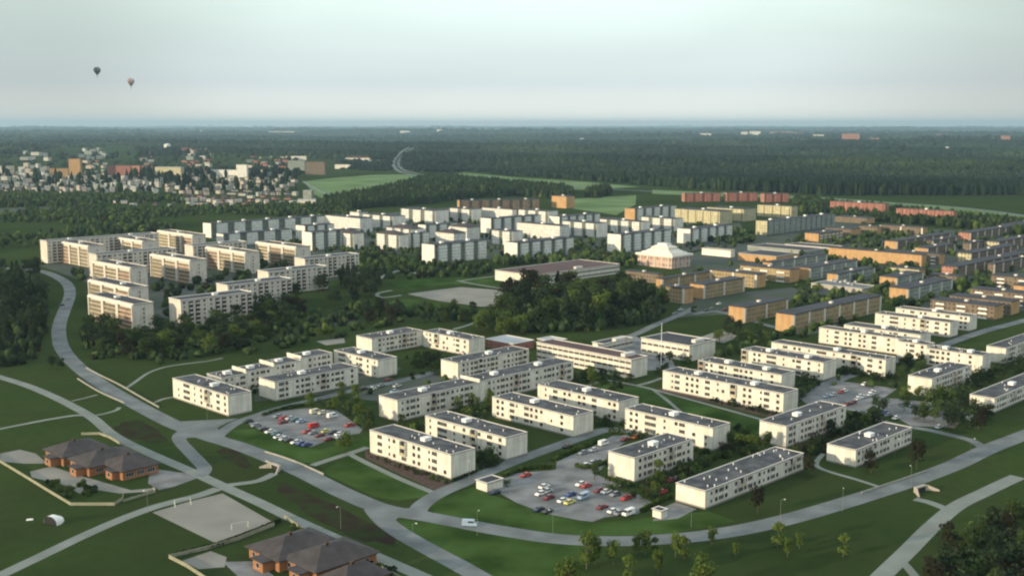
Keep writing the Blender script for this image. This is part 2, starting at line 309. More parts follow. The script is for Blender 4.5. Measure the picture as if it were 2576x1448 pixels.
sheet('parking_lot', [(1250, 1236), (1262, 1205), (1295, 1190), (1398, 1180), (1400, 1160), (1500, 1118), (1540, 1095), (1600, 1090), (1560, 1120), (1528, 1140), (1525, 1165), (1500, 1192), (1560, 1218), (1645, 1265), (1602, 1292), (1520, 1300), (1490, 1311), (1460, 1308), (1370, 1290), (1300, 1264)], M['lot'], .035)
sheet('paved_yard', [(1640, 1310), (1668, 1275), (1700, 1262), (1752, 1279), (1705, 1303)], M['lot'], .035)
sheet('parking_lot', [(1999, 994), (2106, 957), (2256, 977), (2171, 1036), (2126, 1030), (2050, 1030)], M['lot'], .04)
sheet('parking_lot', [(2180, 1010), (2230, 1000), (2330, 1010), (2440, 1040), (2400, 1075), (2290, 1070)], M['lot'], .035)
road('road', [(1960, 1015), (2006, 998), (2106, 955), (2190, 925), (2290, 895), (2376, 866), (2469, 834), (2575, 806), (2660, 780)], 6.5, M['asphalt'], .05)
road('road', [(2160, 1030), (2230, 1062), (2331, 1080), (2400, 1096), (2444, 1108), (2480, 1130)], 4.2, M['asphalt'], .05)
road('path', [(1470, 973), (1520, 957), (1560, 961), (1600, 969), (1642, 979), (1760, 1011), (1850, 1036), (1935, 1060)], 2.4, M['pathm'], .045)
road('path', [(1600, 969), (1630, 962), (1665, 950)], 2.4, M['pathm'], .04)
road('path', [(1642, 979), (1680, 1008), (1712, 1036)], 1.8, M['pathm'], .035)
road('path', [(2070, 1140), (2054, 1160), (2058, 1174), (2094, 1188), (2150, 1204), (2206, 1222)], 1.9, M['pathm'], .04)
road('path', [(2560, 1198), (2531, 1211), (2470, 1240), (2406, 1272), (2344, 1323), (2281, 1386), (2219, 1446), (2180, 1490)], 5.4, M['pathm'], .045)
road('path', [(2300, 1254), (2335, 1262), (2372, 1276), (2390, 1285)], 3.6, M['pathm'], .04)
road('path', [(2258, 1408), (2275, 1418), (2301, 1448), (2330, 1480)], 2.6, M['pathm'], .04)
road('path', [(1500, 870), (1592, 842), (1650, 816), (1712, 790), (1745, 775)], 5.5, M['asphalt'], .05)
road('road', [(1740, 790), (1800, 783), (1870, 800), (1960, 826), (2030, 838), (2100, 815)], 5, M['asphalt'], .05)
sheet('paved_yard', [(1685, 800), (1712, 768), (1760, 748), (1880, 733), (1990, 722), (2040, 740), (1975, 760), (1840, 768), (1830, 790), (1740, 795)], M['tarmac_far'], .035)
sheet('paved_yard', [(1480, 880), (1600, 845), (1690, 905), (1700, 925), (1600, 935)], M['lot'], .03)
sheet('paved_yard', [(1755, 850), (1815, 828), (1860, 845), (1820, 862)], M['gravel'], .03)
sheet('paved_yard', [(880, 1000), (960, 960), (1120, 925), (1160, 940), (960, 1010)], M['tarmac_far'], .03)
sheet('paved_yard', [(640, 930), (905, 905), (1010, 925), (960, 965), (880, 985), (640, 1010)], M['tarmac_far'], .026)
sheet('gravel_pitch', [(383, 1288), (470, 1262), (560, 1240), (684, 1311), (612, 1338), (540, 1364)], M['gravel'], .05)
sheet('gravel_pitch', [(1024, 739), (1090, 730), (1159, 722), (1226, 727), (1300, 735), (1290, 765), (1211, 771), (1100, 756)], M['gravel'], .05)
sheet('gravel_pitch', [(789, 811), (830, 795), (881, 780), (895, 785), (904, 813), (850, 822), (805, 830), (796, 846), (785, 830)], M['tarmac_far'], .05)
sheet('sand_patch', [(795, 858), (865, 850), (868, 862), (820, 868)], M['gravel'], .05)
road('path', [(1010, 742), (960, 748), (950, 738), (985, 730)], 3, M['pathm'], .04)
road('path', [(1150, 705), (1180, 712), (1240, 722), (1290, 728), (1345, 735)], 3.2, M['pathm'], .04)
road('path', [(1160, 706), (1200, 700), (1250, 694)], 2.6, M['pathm'], .04)
road('path', [(1140, 828), (1175, 818), (1200, 808)], 2.6, M['pathm'], .04)
road('path', [(955, 700), (975, 690), (1010, 680), (1060, 690)], 5, M['pathm'], .04)
sheet('lawn', [(1000, 750), (1095, 760), (1210, 776), (1230, 790), (1150, 800), (1020, 790), (960, 765)], M['lawn2'], .03)
sheet('lawn', [(960, 715), (1040, 700), (1240, 695), (1340, 712), (1300, 728), (1180, 712), (1040, 728)], M['lawn2'], .03)
sheet('lawn', [(1430, 992), (1520, 965), (1620, 975), (1640, 985), (1960, 1070), (1900, 1100), (1840, 1070), (1640, 1020)], M['lawn2'], .026)
sheet('lawn', [(560, 1082), (640, 1078), (750, 1122), (800, 1130), (870, 1115), (925, 1098), (925, 1122), (850, 1145), (785, 1170), (700, 1145), (600, 1112)], M['lawn2'], .025)
sheet('lawn', [(805, 1185), (880, 1148), (1080, 1240), (1060, 1250), (1000, 1258), (940, 1248)], M['lawn2'], .025)
sheet('lawn', [(1070, 1262), (1190, 1225), (1300, 1266), (1440, 1306), (1500, 1315), (1640, 1300), (1780, 1285), (1850, 1310), (1700, 1340), (1500, 1348), (1300, 1335), (1100, 1297)], M['lawn2'], .025)
sheet('lawn', [(990, 1300), (1300, 1345), (1500, 1370), (1440, 1480), (1230, 1450), (1050, 1355)], M['lawn2'], .02)
for nm, cx, cy, rx, ry, sl_ in (('soil_patch', 352, 1085, 62, 24, .22), ('soil_patch', 845, 1298, 150, 30, .47), ('soil_patch', 590, 1150, 42, 18, .4)):
    pts = []
    for k in range(28):
        a = k * 2 * math.pi / 28; q = 1 + .12 * math.sin(3 * a + cx) + .08 * math.sin(7 * a); x = math.cos(a) * rx * q; pts.append((cx + x, cy + sl_ * x + math.sin(a) * ry * q))
    sheet(nm, pts, M['soil'], .03)
sheet('planting_bed', [(917, 1128), (930, 1136), (1134, 1212), (1128, 1225), (1095, 1233), (1000, 1190), (920, 1152)], M['bed'], .04)
sheet('planting_bed', [(1655, 975), (1668, 978), (1970, 1041), (1945, 1052), (1800, 1015), (1660, 984)], M['bed'], .04)
# estate paving between the high slabs
sheet('paved_yard', [(100, 668), (230, 640), (640, 600), (760, 600), (900, 640), (905, 690), (640, 745), (440, 800), (390, 800), (230, 715)], M['tarmac_far'], .03)
sheet('paved_yard', [(520, 600), (700, 560), (1150, 520), (1500, 545), (1860, 560), (1880, 600), (1700, 640), (1300, 655), (1000, 640), (780, 640)], M['tarmac_far'], .022)
sheet('paved_yard', [(1700, 650), (1800, 620), (1900, 590), (2100, 600), (2130, 640), (1980, 650), (1950, 690), (1720, 700)], M['tarmac_far'], .03)
sheet('paved_yard', [(2020, 735), (2060, 700), (2200, 690), (2230, 720), (2100, 745)], M['tarmac_far'], .034)
sheet('paved_yard', [(1900, 600), (2100, 560), (2575, 590), (2620, 780), (2330, 790), (2200, 700), (2100, 650)], M['tarmac_far'], .024)
# far fields and the motorway
sheet('field', [(764, 456), (850, 447), (940, 440), (1050, 439), (1085, 448), (1019, 469), (960, 483), (894, 497), (824, 504), (790, 490)], M['fieldm'], .1)
sheet('field', [(1100, 444), (1169, 434), (1287, 446), (1462, 457), (1610, 470), (1462, 478), (1287, 467), (1180, 458)], M['fieldm'], .1)
sheet('field', [(1440, 500), (1600, 491), (1598, 515), (1550, 541), (1510, 535), (1440, 525)], M['fieldm'], .1)
sheet('field', [(1640, 478), (2000, 492), (2180, 504), (2400, 522), (2600, 545), (2600, 552), (2380, 530), (2180, 514), (1990, 500), (1640, 488)], M['fieldm'], .1)
sheet('field', [(-40, 528), (60, 520), (190, 517), (120, 530), (-40, 540)], M['tarmac_far'], .1)
road('motorway', [(1030, 376), (1014, 383.5), (1001, 393), (990, 407), (991, 420), (1006, 432), (1044, 441), (1094, 447.5), (1194, 454), (1287, 462), (1400, 468), (1500, 474), (1687, 484), (1994, 494.5), (2181, 507), (2356, 517.5), (2481, 530), (2575, 543), (2680, 560)], 11, M['asphalt'], .3)
road('motorway', [(1042, 376), (1026, 384), (1013, 394), (1003, 407), (1005, 419), (1020, 430), (1056, 438.5), (1100, 444.8), (1200, 451.2), (1290, 459), (1400, 465), (1500, 471)], 9, M['asphalt'], .3)
road('road', [(850, 500), (815, 486), (780, 468), (762, 456)], 6, M['pathm'], .2)
# ------------------------------------------------------------------ windows (shared meshes, facing local -y, origin at the centre on the wall)
def win_mesh(name, wd, ht, div=1, fr=.055):
    b = MB(); y = -.03
    b.quad((-wd / 2, y, -ht / 2), (wd / 2, y, -ht / 2), (wd / 2, y, ht / 2), (-wd / 2, y, ht / 2), 0)
    xs = [-wd / 2 + wd * i / div for i in range(div + 1)]
    for x in xs: b.box(x - fr / 2, x + fr / 2, -.10, 0, -ht / 2 - fr, ht / 2 + fr, 1)
    b.box(-wd / 2 - fr, wd / 2 + fr, -.11, 0, ht / 2, ht / 2 + fr, 1); b.box(-wd / 2 - fr * 1.5, wd / 2 + fr * 1.5, -.17, 0, -ht / 2 - fr, -ht / 2, 1)
    return b.mesh(name, [M['glass'], M['frame']])
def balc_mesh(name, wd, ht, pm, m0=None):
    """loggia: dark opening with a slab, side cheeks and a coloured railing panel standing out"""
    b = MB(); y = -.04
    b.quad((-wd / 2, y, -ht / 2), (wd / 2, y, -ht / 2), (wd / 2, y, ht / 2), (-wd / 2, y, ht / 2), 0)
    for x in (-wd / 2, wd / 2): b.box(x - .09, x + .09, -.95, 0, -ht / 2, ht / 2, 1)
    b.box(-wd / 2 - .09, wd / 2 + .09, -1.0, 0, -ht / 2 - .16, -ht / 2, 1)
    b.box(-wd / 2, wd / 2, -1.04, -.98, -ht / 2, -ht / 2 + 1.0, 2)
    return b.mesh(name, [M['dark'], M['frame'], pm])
WM = {'s': win_mesh('small_window', .95, 1.15), 'm': win_mesh('window', 1.5, 1.35, 1), 'w': win_mesh('wide_window', 2.7, 1.4, 3), 't': win_mesh('strip_window', 3.2, 1.15, 4),
      'b': balc_mesh('loggia', 3.0, 2.3, M['panel_ochre']), 'r': balc_mesh('loggia', 3.0, 2.3, M['panel_red']), 'g': balc_mesh('loggia', 3.0, 2.3, M['frame'])}
FACE = {'a': (0.0, lambda u, d, La, Lb: (u, -d, 0)), 'b': (-math.pi / 2, lambda u, d, La, Lb: (-d, u, 0))}
def put(root, key, face, u, z, name=None):
    o = link(name or ('balcony' if key in 'brg' else 'window'), WM[key], root, (u, 0, z) if face == 'a' else (0, u, z), 0 if face == 'a' else -math.pi / 2)
    return o
def frame_of(ax, ay, xb, xa, h, az=45.0):
    """anchor = near roof corner in the photo; xa, xb = where the roof corners to the right-back and left-back are seen"""
    x0, y0 = G(ax, ay, h)
    def run(azd, xt):
        dx, dy = math.sin(math.radians(azd)), math.cos(math.radians(azd))
        k = (xt - CX) / F                       # (x0+t dx) = k * yy, yy = (y c - (h-H) s)
        c = -(h - H) * s_
        return (k * (y0 * c_ + c) - x0) / (dx - k * dy * c_)
    La, Lb = run(az, xa), run(az - 90, xb)
    return x0, y0, max(abs(La), 3), max(abs(Lb), 3), math.radians(90 - az)
BINFO = []
NB = 0
def base(name, label, cat, group, ax, ay, xb, xa, h, az=45, wmax=None):
    x0, y0, La, Lb, rz = frame_of(ax, ay, xb, xa, h, az)
    if az > 60: Lb = 14.0
    elif wmax:
        if La < Lb: La = min(La, wmax)
        else: Lb = min(Lb, wmax)
    root = empty(name, (x0, y0, 0), rz, label, cat, group); BINFO.append((x0, y0, La, Lb, rz, h)); return root, La, Lb
def flat_roof(root, La, Lb, h, m, rim=.2, over=.12, rimm=None):
    b = MB(); o = over
    b.box(-o, La + o, -o, Lb + o, h, h + .18, 0)
    b.box(-o - .01, La + o + .01, -o - .01, .22, h + .18, h + .18 + rim, 1); b.box(-o - .01, La + o + .01, Lb - .22, Lb + o + .01, h + .18, h + .18 + rim, 1)
    b.box(-o - .01, .22, .22, Lb - .22, h + .18, h + .18 + rim, 1); b.box(La - .22, La + o + .01, .22, Lb - .22, h + .18, h + .18 + rim, 1)
    return b.build('roof', [m, rimm or M['frame']], root)
def roof_bits(root, roof, La, Lb, h, n=8, big=1, near=True):
    r = random.Random(int(La * 100 + Lb * 7))
    for i in range(big):
        b = MB(); b.box(-1.6, 1.6, -1.2, 1.2, 0, 1.1, 0); b.box(-1.75, 1.75, -1.35, 1.35, 1.1, 1.25, 0)
        b.build('roof_hatch', M['white'], roof, (La * (i + .5 + r.uniform(-.12, .12)) / big if La > Lb else La * .5, Lb * (i + .5 + r.uniform(-.12, .12)) / big if Lb > La else Lb * .5, h + .17))
    if near:
        b = MB(); b.cyl(0, 0, 0, .5, .15, .15, 8, 0); b.cyl(0, 0, .5, .7, .26, .20, 8, 0); me = b.mesh('vent', M['white'])
        for i in range(n):
            link('roof_vent', me, roof, (r.uniform(.8, La - .8), r.uniform(.8, Lb - .8), h + .17))
def walls(root, La, Lb, h, m, z0=.0, ends=None):
    b = MB(); b.box(0, La, 0, Lb, z0, h, 0); return b.build('wall', m, root)
# -- three- and two-storey cream blocks
PAT = ['m.ws.mm.b.ms.w.mm', 's.mm.w.mb.m.s.ww.', 'w.mmr..m.s.mmmw.s', '.mm.w.s.gmm..w.mm', 'm.s.ww.mm.b.s.m.w']
PATA = ['mmwmsmbmwmm.', 'wmmsmwm.mbm', 'mmwm.mmsmwg', 'smwmmrmwm.m', 'mwm.mmwsmbm']
def cream(label, ax, ay, xb, xa, h=8.6, storeys=3, long=None, pat=0, bits=8, big=1, near=True, az=45, red=0, wins=True, name='apartment_block', group='cream apartment blocks with flat roofs', mt='cream', wmax=15, gp=0):
    root, La, Lb = base(name, label, 'apartment building', group, ax, ay, xb, xa, h, az, wmax)
    walls(root, La, Lb, h, M[mt] if wins else M['cream_grid'])
    b = MB(); b.box(-.05, La + .05, -.05, Lb + .05, 0, .55, 0); b.build('plinth', M['plinth'], root)
    rf = flat_roof(root, La, Lb, h, M['roof'])
    if gp: b = MB(); b.box(-.16, .35, -.16, Lb + .16, h - .02, h + gp, 0); b.build('gable_parapet', M['cream'], root)
    roof_bits(root, rf, La, Lb, h, bits, big, near)
    face = 'a' if La > Lb else 'b'; Ln = max(La, Lb); sh = (h - .6) / storeys
    if wins:
        step = 2.75; n = int((Ln - 1.5) / step); p = (PAT if face == 'b' else PATA)[pat % len(PAT)]; rr = random.Random(int(ax + ay))
        if n * storeys > 98: step = (Ln - 1.5) * storeys / 98 + .01; n = int((Ln - 1.5) / step)
        off = (Ln - (n - 1) * step) / 2
        for c in range(n):
            k = p[(c + pat * 3) % len(p)]
            if k == '.': continue
            for s in range(storeys):
                kk = k
                if k in 'brg':
                    if s == 0: kk = 'w'
                    elif red and rr.random() < red: kk = 'r'
                if k in 'ms' and rr.random() < .08: continue
                u = off + c * step; z = .6 + sh * (s + .55)
                if kk in 'brg': z = .6 + sh * (s + .5)
                put(root, kk, face, u, z)
    return root
# -- tall slabs with pilasters
def high_b(label, ax, ay, xb, xa, h=17, az=45, n=None, endwin=True, group='tall pale slabs with vertical ribs'):
    """long side faces the sun: ribs and stacked balconies between them"""
    root, La, Lb = base('apartment_slab', label, 'apartment building', group, ax, ay, xb, xa, h, az, 14)
    walls(root, La, Lb, h, M['slab']); rf = flat_roof(root, La, Lb, h, M['roofdark'], .5, .25, M['slab'])
    n = n or max(3, int(round(Lb / 12))); st = int(round(h / 2.8)); cw = Lb / n
    b = MB(); b.box(-1.35, 0, -.0, Lb, h - 1.1, h + .1); b.build('parapet_band', M['white6'], root)
    for i in range(n + 1):
        w_ = .5 if i in (0, n) else 1.5; u = min(max(i * cw, w_), Lb - w_)
        b = MB(); b.box(-1.3, 0, u - w_, u + w_, 0, h - 1.1); b.build('rib', M['slab'], root)
    wd = cw - 3.4
    for i in range(n):
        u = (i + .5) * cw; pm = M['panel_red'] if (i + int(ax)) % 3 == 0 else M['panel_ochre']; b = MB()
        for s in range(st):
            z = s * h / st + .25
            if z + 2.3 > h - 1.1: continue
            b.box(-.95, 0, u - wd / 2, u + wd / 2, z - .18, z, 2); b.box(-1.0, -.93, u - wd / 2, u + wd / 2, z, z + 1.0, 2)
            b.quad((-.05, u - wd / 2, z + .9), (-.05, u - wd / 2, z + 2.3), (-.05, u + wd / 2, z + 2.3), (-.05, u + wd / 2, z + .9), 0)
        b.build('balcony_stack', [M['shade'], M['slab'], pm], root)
    if endwin:
        for s in range(st - 1): put(root, 's', 'a', La * .5, 2.2 + s * h / st)
    roof_bits(root, rf, La, Lb, h, 0, 1, False); return root
def high_a(label, ax, ay, xb, xa, h=17, az=45, wins=True, group='tall pale slabs with vertical ribs', mt='slab'):
    """long side in shade: window columns and dark loggia strips"""
    root, La, Lb = base('apartment_slab', label, 'apartment building', group, ax, ay, xb, xa, h, az, 14)
    walls(root, La, Lb, h, M[mt]); rf = flat_roof(root, La, Lb, h, M['roofdark'], .5, .25, M['white6'])
    st = int(round(h / 2.8)); n = int(La / 4.3); sh = (h - .8) / st; k0 = max(1, int(math.ceil(n * st / 96)))
    for i in range(n):
        u = (i + .5) * La / n
        if i % 4 in (1, 2) :
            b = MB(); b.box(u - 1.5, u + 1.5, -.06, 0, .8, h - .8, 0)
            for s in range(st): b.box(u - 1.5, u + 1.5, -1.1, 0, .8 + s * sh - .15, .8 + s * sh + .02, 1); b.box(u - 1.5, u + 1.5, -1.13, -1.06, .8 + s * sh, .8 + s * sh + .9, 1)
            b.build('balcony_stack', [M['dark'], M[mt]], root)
        elif wins:
            for s in range(st): put(root, 'm' if s % 2 else 's', 'a', u, .8 + sh * (s + .5))
    roof_bits(root, rf, La, Lb, h, 0, max(1, int(La / 40)), False); return root
# -- white seven-storey blocks with projecting bays on the shaded side
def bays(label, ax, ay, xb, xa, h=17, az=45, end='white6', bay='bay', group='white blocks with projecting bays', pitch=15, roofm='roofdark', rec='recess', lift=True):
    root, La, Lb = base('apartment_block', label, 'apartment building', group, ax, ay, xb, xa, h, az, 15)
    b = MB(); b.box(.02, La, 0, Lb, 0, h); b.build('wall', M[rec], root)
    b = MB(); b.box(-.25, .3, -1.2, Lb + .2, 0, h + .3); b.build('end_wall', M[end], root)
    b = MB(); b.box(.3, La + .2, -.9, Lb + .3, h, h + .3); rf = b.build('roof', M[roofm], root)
    n = max(1, int(round(La / pitch)))
    for i in range(n):
        u = (i + .62) * La / n; bw = La / n * .6; b = MB(); b.box(u - bw / 2, u + bw / 2, -1.6, 0, .3, h - .3); b.build('bay', M[bay], root)
    if lift:
        for i in range(max(1, int(La / 30))):
            b = MB(); b.box(-1.6, 1.6, -1.4, 1.4, 0, 1.6); b.build('roof_hatch', M['white'], rf, (La * (i + .5) / max(1, int(La / 30)), Lb * .5, h + .3))
    return root
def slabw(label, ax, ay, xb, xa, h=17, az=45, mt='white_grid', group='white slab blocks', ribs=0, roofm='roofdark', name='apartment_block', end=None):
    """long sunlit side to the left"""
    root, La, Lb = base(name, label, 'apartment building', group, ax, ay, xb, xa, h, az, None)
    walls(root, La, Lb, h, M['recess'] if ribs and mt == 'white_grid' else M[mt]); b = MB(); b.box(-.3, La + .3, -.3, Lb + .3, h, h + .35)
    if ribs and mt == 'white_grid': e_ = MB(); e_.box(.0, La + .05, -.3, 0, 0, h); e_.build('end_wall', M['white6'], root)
    if roofm == 'roofhip': b.box(-.8, La + .8, -.8, Lb + .8, h + .36, h + 3.6, 0, None, La * .40, Lb * .44)
    rf = b.build('roof', M[roofm], root)
    if ribs:
        for i in range(ribs):
            u = (i + .5) * Lb / ribs; b = MB(); b.box(-1.2, 0, u - Lb / ribs * .33, u + Lb / ribs * .33, .3, h - .3); b.build('bay', M[end or 'white_grid'], root)
    b = MB(); b.box(-1.6, 1.6, -1.6, 1.6, 0, 1.5); b.build('roof_hatch', M['white'], rf, (La * .5, Lb * .5, h + (3.0 if roofm == 'roofhip' else .34))); return root
def ochre(label, ax, ay, xb, xa, h=10, az=45, mt='ochre_grid', end='ochre', strips=True, wins=False, roofm='roofdark', group='ochre brick blocks', balc=0, name='brick_block', wmax=None):
    """brick blocks; pale stair strips along the long side, blank sunlit end"""
    root, La, Lb = base(name, label, 'apartment building', group, ax, ay, xb, xa, h, az, wmax)
    walls(root, La, Lb, h, M[mt]); b = MB()
    face = 'a' if La > Lb else 'b'
    if face == 'a': b.box(-.06, 0, .2, Lb - .2, .3, h - .1)
    else: b.box(.2, La - .2, -.06, 0, .3, h - .1)
    b.build('end_wall', M[end], root)
    b = MB(); b.box(-.45, La + .45, -.45, Lb + .45, h, h + .45); rf = b.build('roof', M[roofm], root)
    Ln = max(La, Lb); st = int(round(h / 2.9))
    if strips:
        n = max(1, int(Ln / 17))
        for i in range(n + 1):
            u = min(max(.9, i * Ln / n), Ln - .9); b = MB()
            if face == 'a': b.box(u - .85, u + .85, -.35, 0, .3, h - .2)
            else: b.box(-.35, 0, u - .85, u + .85, .3, h - .2)
            b.build('stair_strip', M['frame'], root)
    if balc:
        n = max(1, int(Ln / balc))
        for i in range(n):
            for s in range(1, st + 1):
                u = (i + .5) * Ln / n; z = .35 + (s - 1) * h / st; bw = balc * .5; b = MB()
                A, B = ((u - bw / 2, u + bw / 2, -1.3, 0), (-1.3, 0, u - bw / 2, u + bw / 2))[face == 'b'], None
                b.box(*A, z, z + .15, 0)
                if face == 'a': b.box(A[0], A[1], -1.36, -1.28, z, z + 1.05, 0)
                else: b.box(-1.36, -1.28, A[2], A[3], z, z + 1.05, 0)
                b.build('balcony', M['white'], root)
    if wins:
        n = min(int(Ln / 3.0), 96 // st)
        for i in range(n):
            for s in range(st):
                u = (i + .5) * Ln / n
                put(root, 'm' if (i * 3 + s) % 4 else 's', face, u, .5 + (s + .5) * (h - .5) / st)
    b = MB(); b.box(-1.2, 1.2, -1, 1, 0, 1.1); b.build('chimney', M['frame'], rf, (La * .5, Lb * .5, h + .44)); return root
# ------------------------------------------------------------------ THE FRONT QUARTER (three storeys)
cream('cream block nearest the camera with a brown planting bed along its sunlit wall', 1134, 1144.5, 930, 1195, pat=0, bits=9)
cream('cream block right behind the nearest one, a round green tree at its gable', 1272, 1102, 1069.5, 1326, 8.2, pat=1, red=.3)
cream('cream block facing the lawn court, third in the row going back from the nearest', 1442, 1048, 1238, 1492, 8.2, pat=2)
cream('left half of the long kinked cream block, red balconies at its left corner', 1556, 1013, 1352, 1606, 8.2, pat=3, red=.4)
cream('right half of the long kinked cream block, red balconies and a white roof dome', 1793, 1078, 1572, 1836, 8.4, pat=4, red=.6)
cream('sunlit cream block at the far left of the estate above the road bend', 573, 995.6, 434, 632, 8.7, pat=1)
cream('lowest link of the stepped terrace, joined to the leftmost cream block', 557, 951.5, 520, 622, 8.4, pat=2, bits=3)
cream('second step of the stepped terrace with a pale gable strip', 618, 935.6, 584.6, 690, 9.0, pat=0, bits=2, gp=1.3)
cream('third step of the stepped terrace with a pale gable strip', 688.4, 919.4, 653, 758, 9.6, pat=1, bits=2, gp=1.3)
cream('highest step of the stepped terrace, touching the sunlit corner block', 757, 901.5, 722, 836, 9.4, pat=3, bits=2, gp=1.3)
cream('cream block with a pink-stained end closing the stepped terrace on the right', 950, 907, 840, 998, 8.6, pat=4, red=.7)
cream('shaded cream block along the street, left of the parking lot drive', 690.7, 961.8, 650.8, 900, 8.4, pat=4)
cream('shaded wing of the angled cream block below the sandy yard', 935, 853, 896, 1063, 8.4, pat=3)
cream('sunlit wing of the angled cream block below the sandy yard', 1179, 855.6, 1064, 1219, 8.6, pat=0, red=.5)
cream('short shaded cream block with a bare yellow gable in the middle', 1151.5, 914, 1109, 1330, 8.2, pat=2)
cream('near half of the longest shaded block, with a blank cream gable', 999.5, 1008, 953, 1208, 8.8, pat=1, bits=5)
cream('far half of the longest shaded block, a pale strip where the roof steps up', 1206, 960.5, 1159, 1442, 9.2, pat=3, bits=5, big=2, gp=1.3)
cream('cream block beside the two parking lots, broad blank gable to the left', 1596, 1153, 1530, 1743.7, 8.4, pat=0, bits=10)
cream('low two-storey block beside the road curve, roof dotted with white vents', 1774, 1235.8, 1700, 2021, 5.8, 2, pat=1, bits=22, big=0)
cream('shaded cream block with green bushes in front of its tall blank gable', 1977.6, 1073, 1910.7, 2127.6, 8.2, pat=4, bits=7)
cream('low two-storey block alone on the slope near the right road fork', 2152.7, 1133, 2080, 2293, 6.2, 2, pat=2, bits=9)
cream('cream block with a single tree against its yellow gable at the right', 2344, 954, 2284, 2444, 8.2, pat=3)
cream('low cream block at the right edge behind the white van', 2501.5, 1003, 2439, 2640, 6.0, 2, pat=0)
cream('cream block at the right edge in shade, end of the longest sunlit row', 2530, 877, 2481, 2680, 8.0, pat=1)
cream('long sunlit cream block with a dark planted strip and lawn before it', 1970.8, 990.6, 1667, 2007, 8.6, pat=0, big=2)
cream('sunlit cream block directly behind the long one with the planted strip', 1965.7, 944, 1755.7, 1999, 8.4, pat=2, big=2, red=.2)
cream('sunlit cream block third from the lawn in the right-hand rows', 2070.8, 913, 1864.5, 2103, 8.6, pat=4, big=2)
cream('sunlit cream block with red balconies at its right end', 2227.7, 905.7, 1940, 2252.7, 8.6, pat=1, red=.8)
cream('left third of the longest sunlit block in the right-hand rows', 2259, 852, 2060, 2278, 8.6, pat=3, bits=3)
cream('middle third of the longest sunlit block in the right-hand rows', 2331, 868.5, 2257, 2350, 8.6, pat=0, bits=2)
cream('right third of the longest sunlit block, white hatches on its roof', 2471.5, 895.7, 2329, 2493, 8.6, pat=2, big=2)
cream('sunlit cream block half hidden behind the longest one', 2315, 843, 2122.6, 2341, 8.4, pat=4, bits=3)
cream('sunlit cream block second from the back of the right-hand rows', 2390, 812, 2201, 2410, 8.6, pat=1, bits=3)
cream('rearmost sunlit cream block of the right-hand rows', 2439, 797, 2252.6, 2457.6, 8.6, pat=3, bits=3)
# school buildings
def school(label, ax, ay, xb, xa, h, rows, roofm, name='school_building'):
    root, La, Lb = base(name, label, 'school', None, ax, ay, xb, xa, h)
    walls(root, La, Lb, h, M['cream']); rf = flat_roof(root, La, Lb, h, M[roofm], .3, .35)
    face, Ln = ('b', Lb) if Lb > La else ('a', La); n = min(int(Ln / 3.5), 30)
    for r in range(rows):
        for i in range(n): put(root, 't', face, (i + .5) * Ln / n, 1.9 + r * (h - .6) / rows)
    b = MB(); b.box(-4, 4, -1.3, 1.3, 0, 1.6); b.build('roof_lantern', M['frame'], rf, (La * .55, Lb * .12, h + .17)); return root
school('long sunlit school wing with ribbon windows and a brown flat roof', 1587.6, 905.7, 1350, 1628, 9, 3, 'roofred')
school('white school wing behind the tall mast, window strip under the eaves', 1734, 870.6, 1612.6, 1799, 8, 2, 'roofdark')
school('low grey linking wing between the two school wings', 1517.6, 866, 1490, 1592, 4, 1, 'roofdark')
school('broad white school with a red-brown roof beside the gravel pitch', 1345, 693, 1245, 1558, 7.5, 2, 'roofred')
school('small single-storey annex in front of the red-roofed school', 1366, 717, 1314, 1400, 3.6, 1, 'roofred')
def lowb(label, ax, ay, xb, xa, h, wallm, roofm, name='low_building', cat='building', az=45, rim=.3, door=False):
    root, La, Lb = base(name, label, cat, None, ax, ay, xb, xa, h, az)
    walls(root, La, Lb, h, M[wallm]); flat_roof(root, La, Lb, h, M[roofm], rim, .3)
    if door:
        for i in range(2):
            b = MB(); b.box(-.06, 0, Lb * (.1 + .45 * i), Lb * (.45 + .45 * i), 0, h * .8); b.build('door', M['frame'], root)
    return root
lowb('red-walled nursery with a blue-grey roof behind the angled block', 1290, 866, 1222, 1342, 4.2, 'redbrick', 'rooflight', 'nursery', 'nursery')
lowb('small red pavilion with a pale roof left of the long school wing', 1392, 860, 1352, 1425, 4.0, 'redbrick', 'rooflight', 'nursery', 'nursery')
lowb('little flat garage with cream doors beside the curving access drive', 1225, 1216, 1197.6, 1265, 2.8, 'cream', 'roofdark', 'garage', 'garage', rim=.15, door=True)
lowb('tiny pink kiosk at the corner of the large parking lot', 1663, 1286, 1641, 1672, 2.4, 'cream', 'roofdark', 'kiosk', 'kiosk', rim=.1)
lowb('white long low hall behind the pyramid-roofed hall', 1837.6, 631, 1765, 1848, 6, 'white6', 'roof', 'low_hall', 'hall')
lowb('low shopping hall lit orange below the dark car park', 1952, 646, 1857, 2010, 6, 'ochre', 'roofdark', 'shopping_hall', 'hall')
lowb('pale flat shopping hall with a white edge in the right distance', 2085, 624, 1974, 2118, 4.5, 'white6', 'roofdark', 'shopping_hall', 'hall')
lowb('flat dark-roofed hall in front of the pale shopping hall', 2030, 632, 1880, 2075, 4, 'greygreen', 'roofdark', 'shopping_hall', 'hall')
lowb('parking deck edged in pale concrete right of the ochre houses', 2168, 727, 2040, 2205, 3.2, 'concrete', 'asphalt', 'parking_deck', 'parking deck')
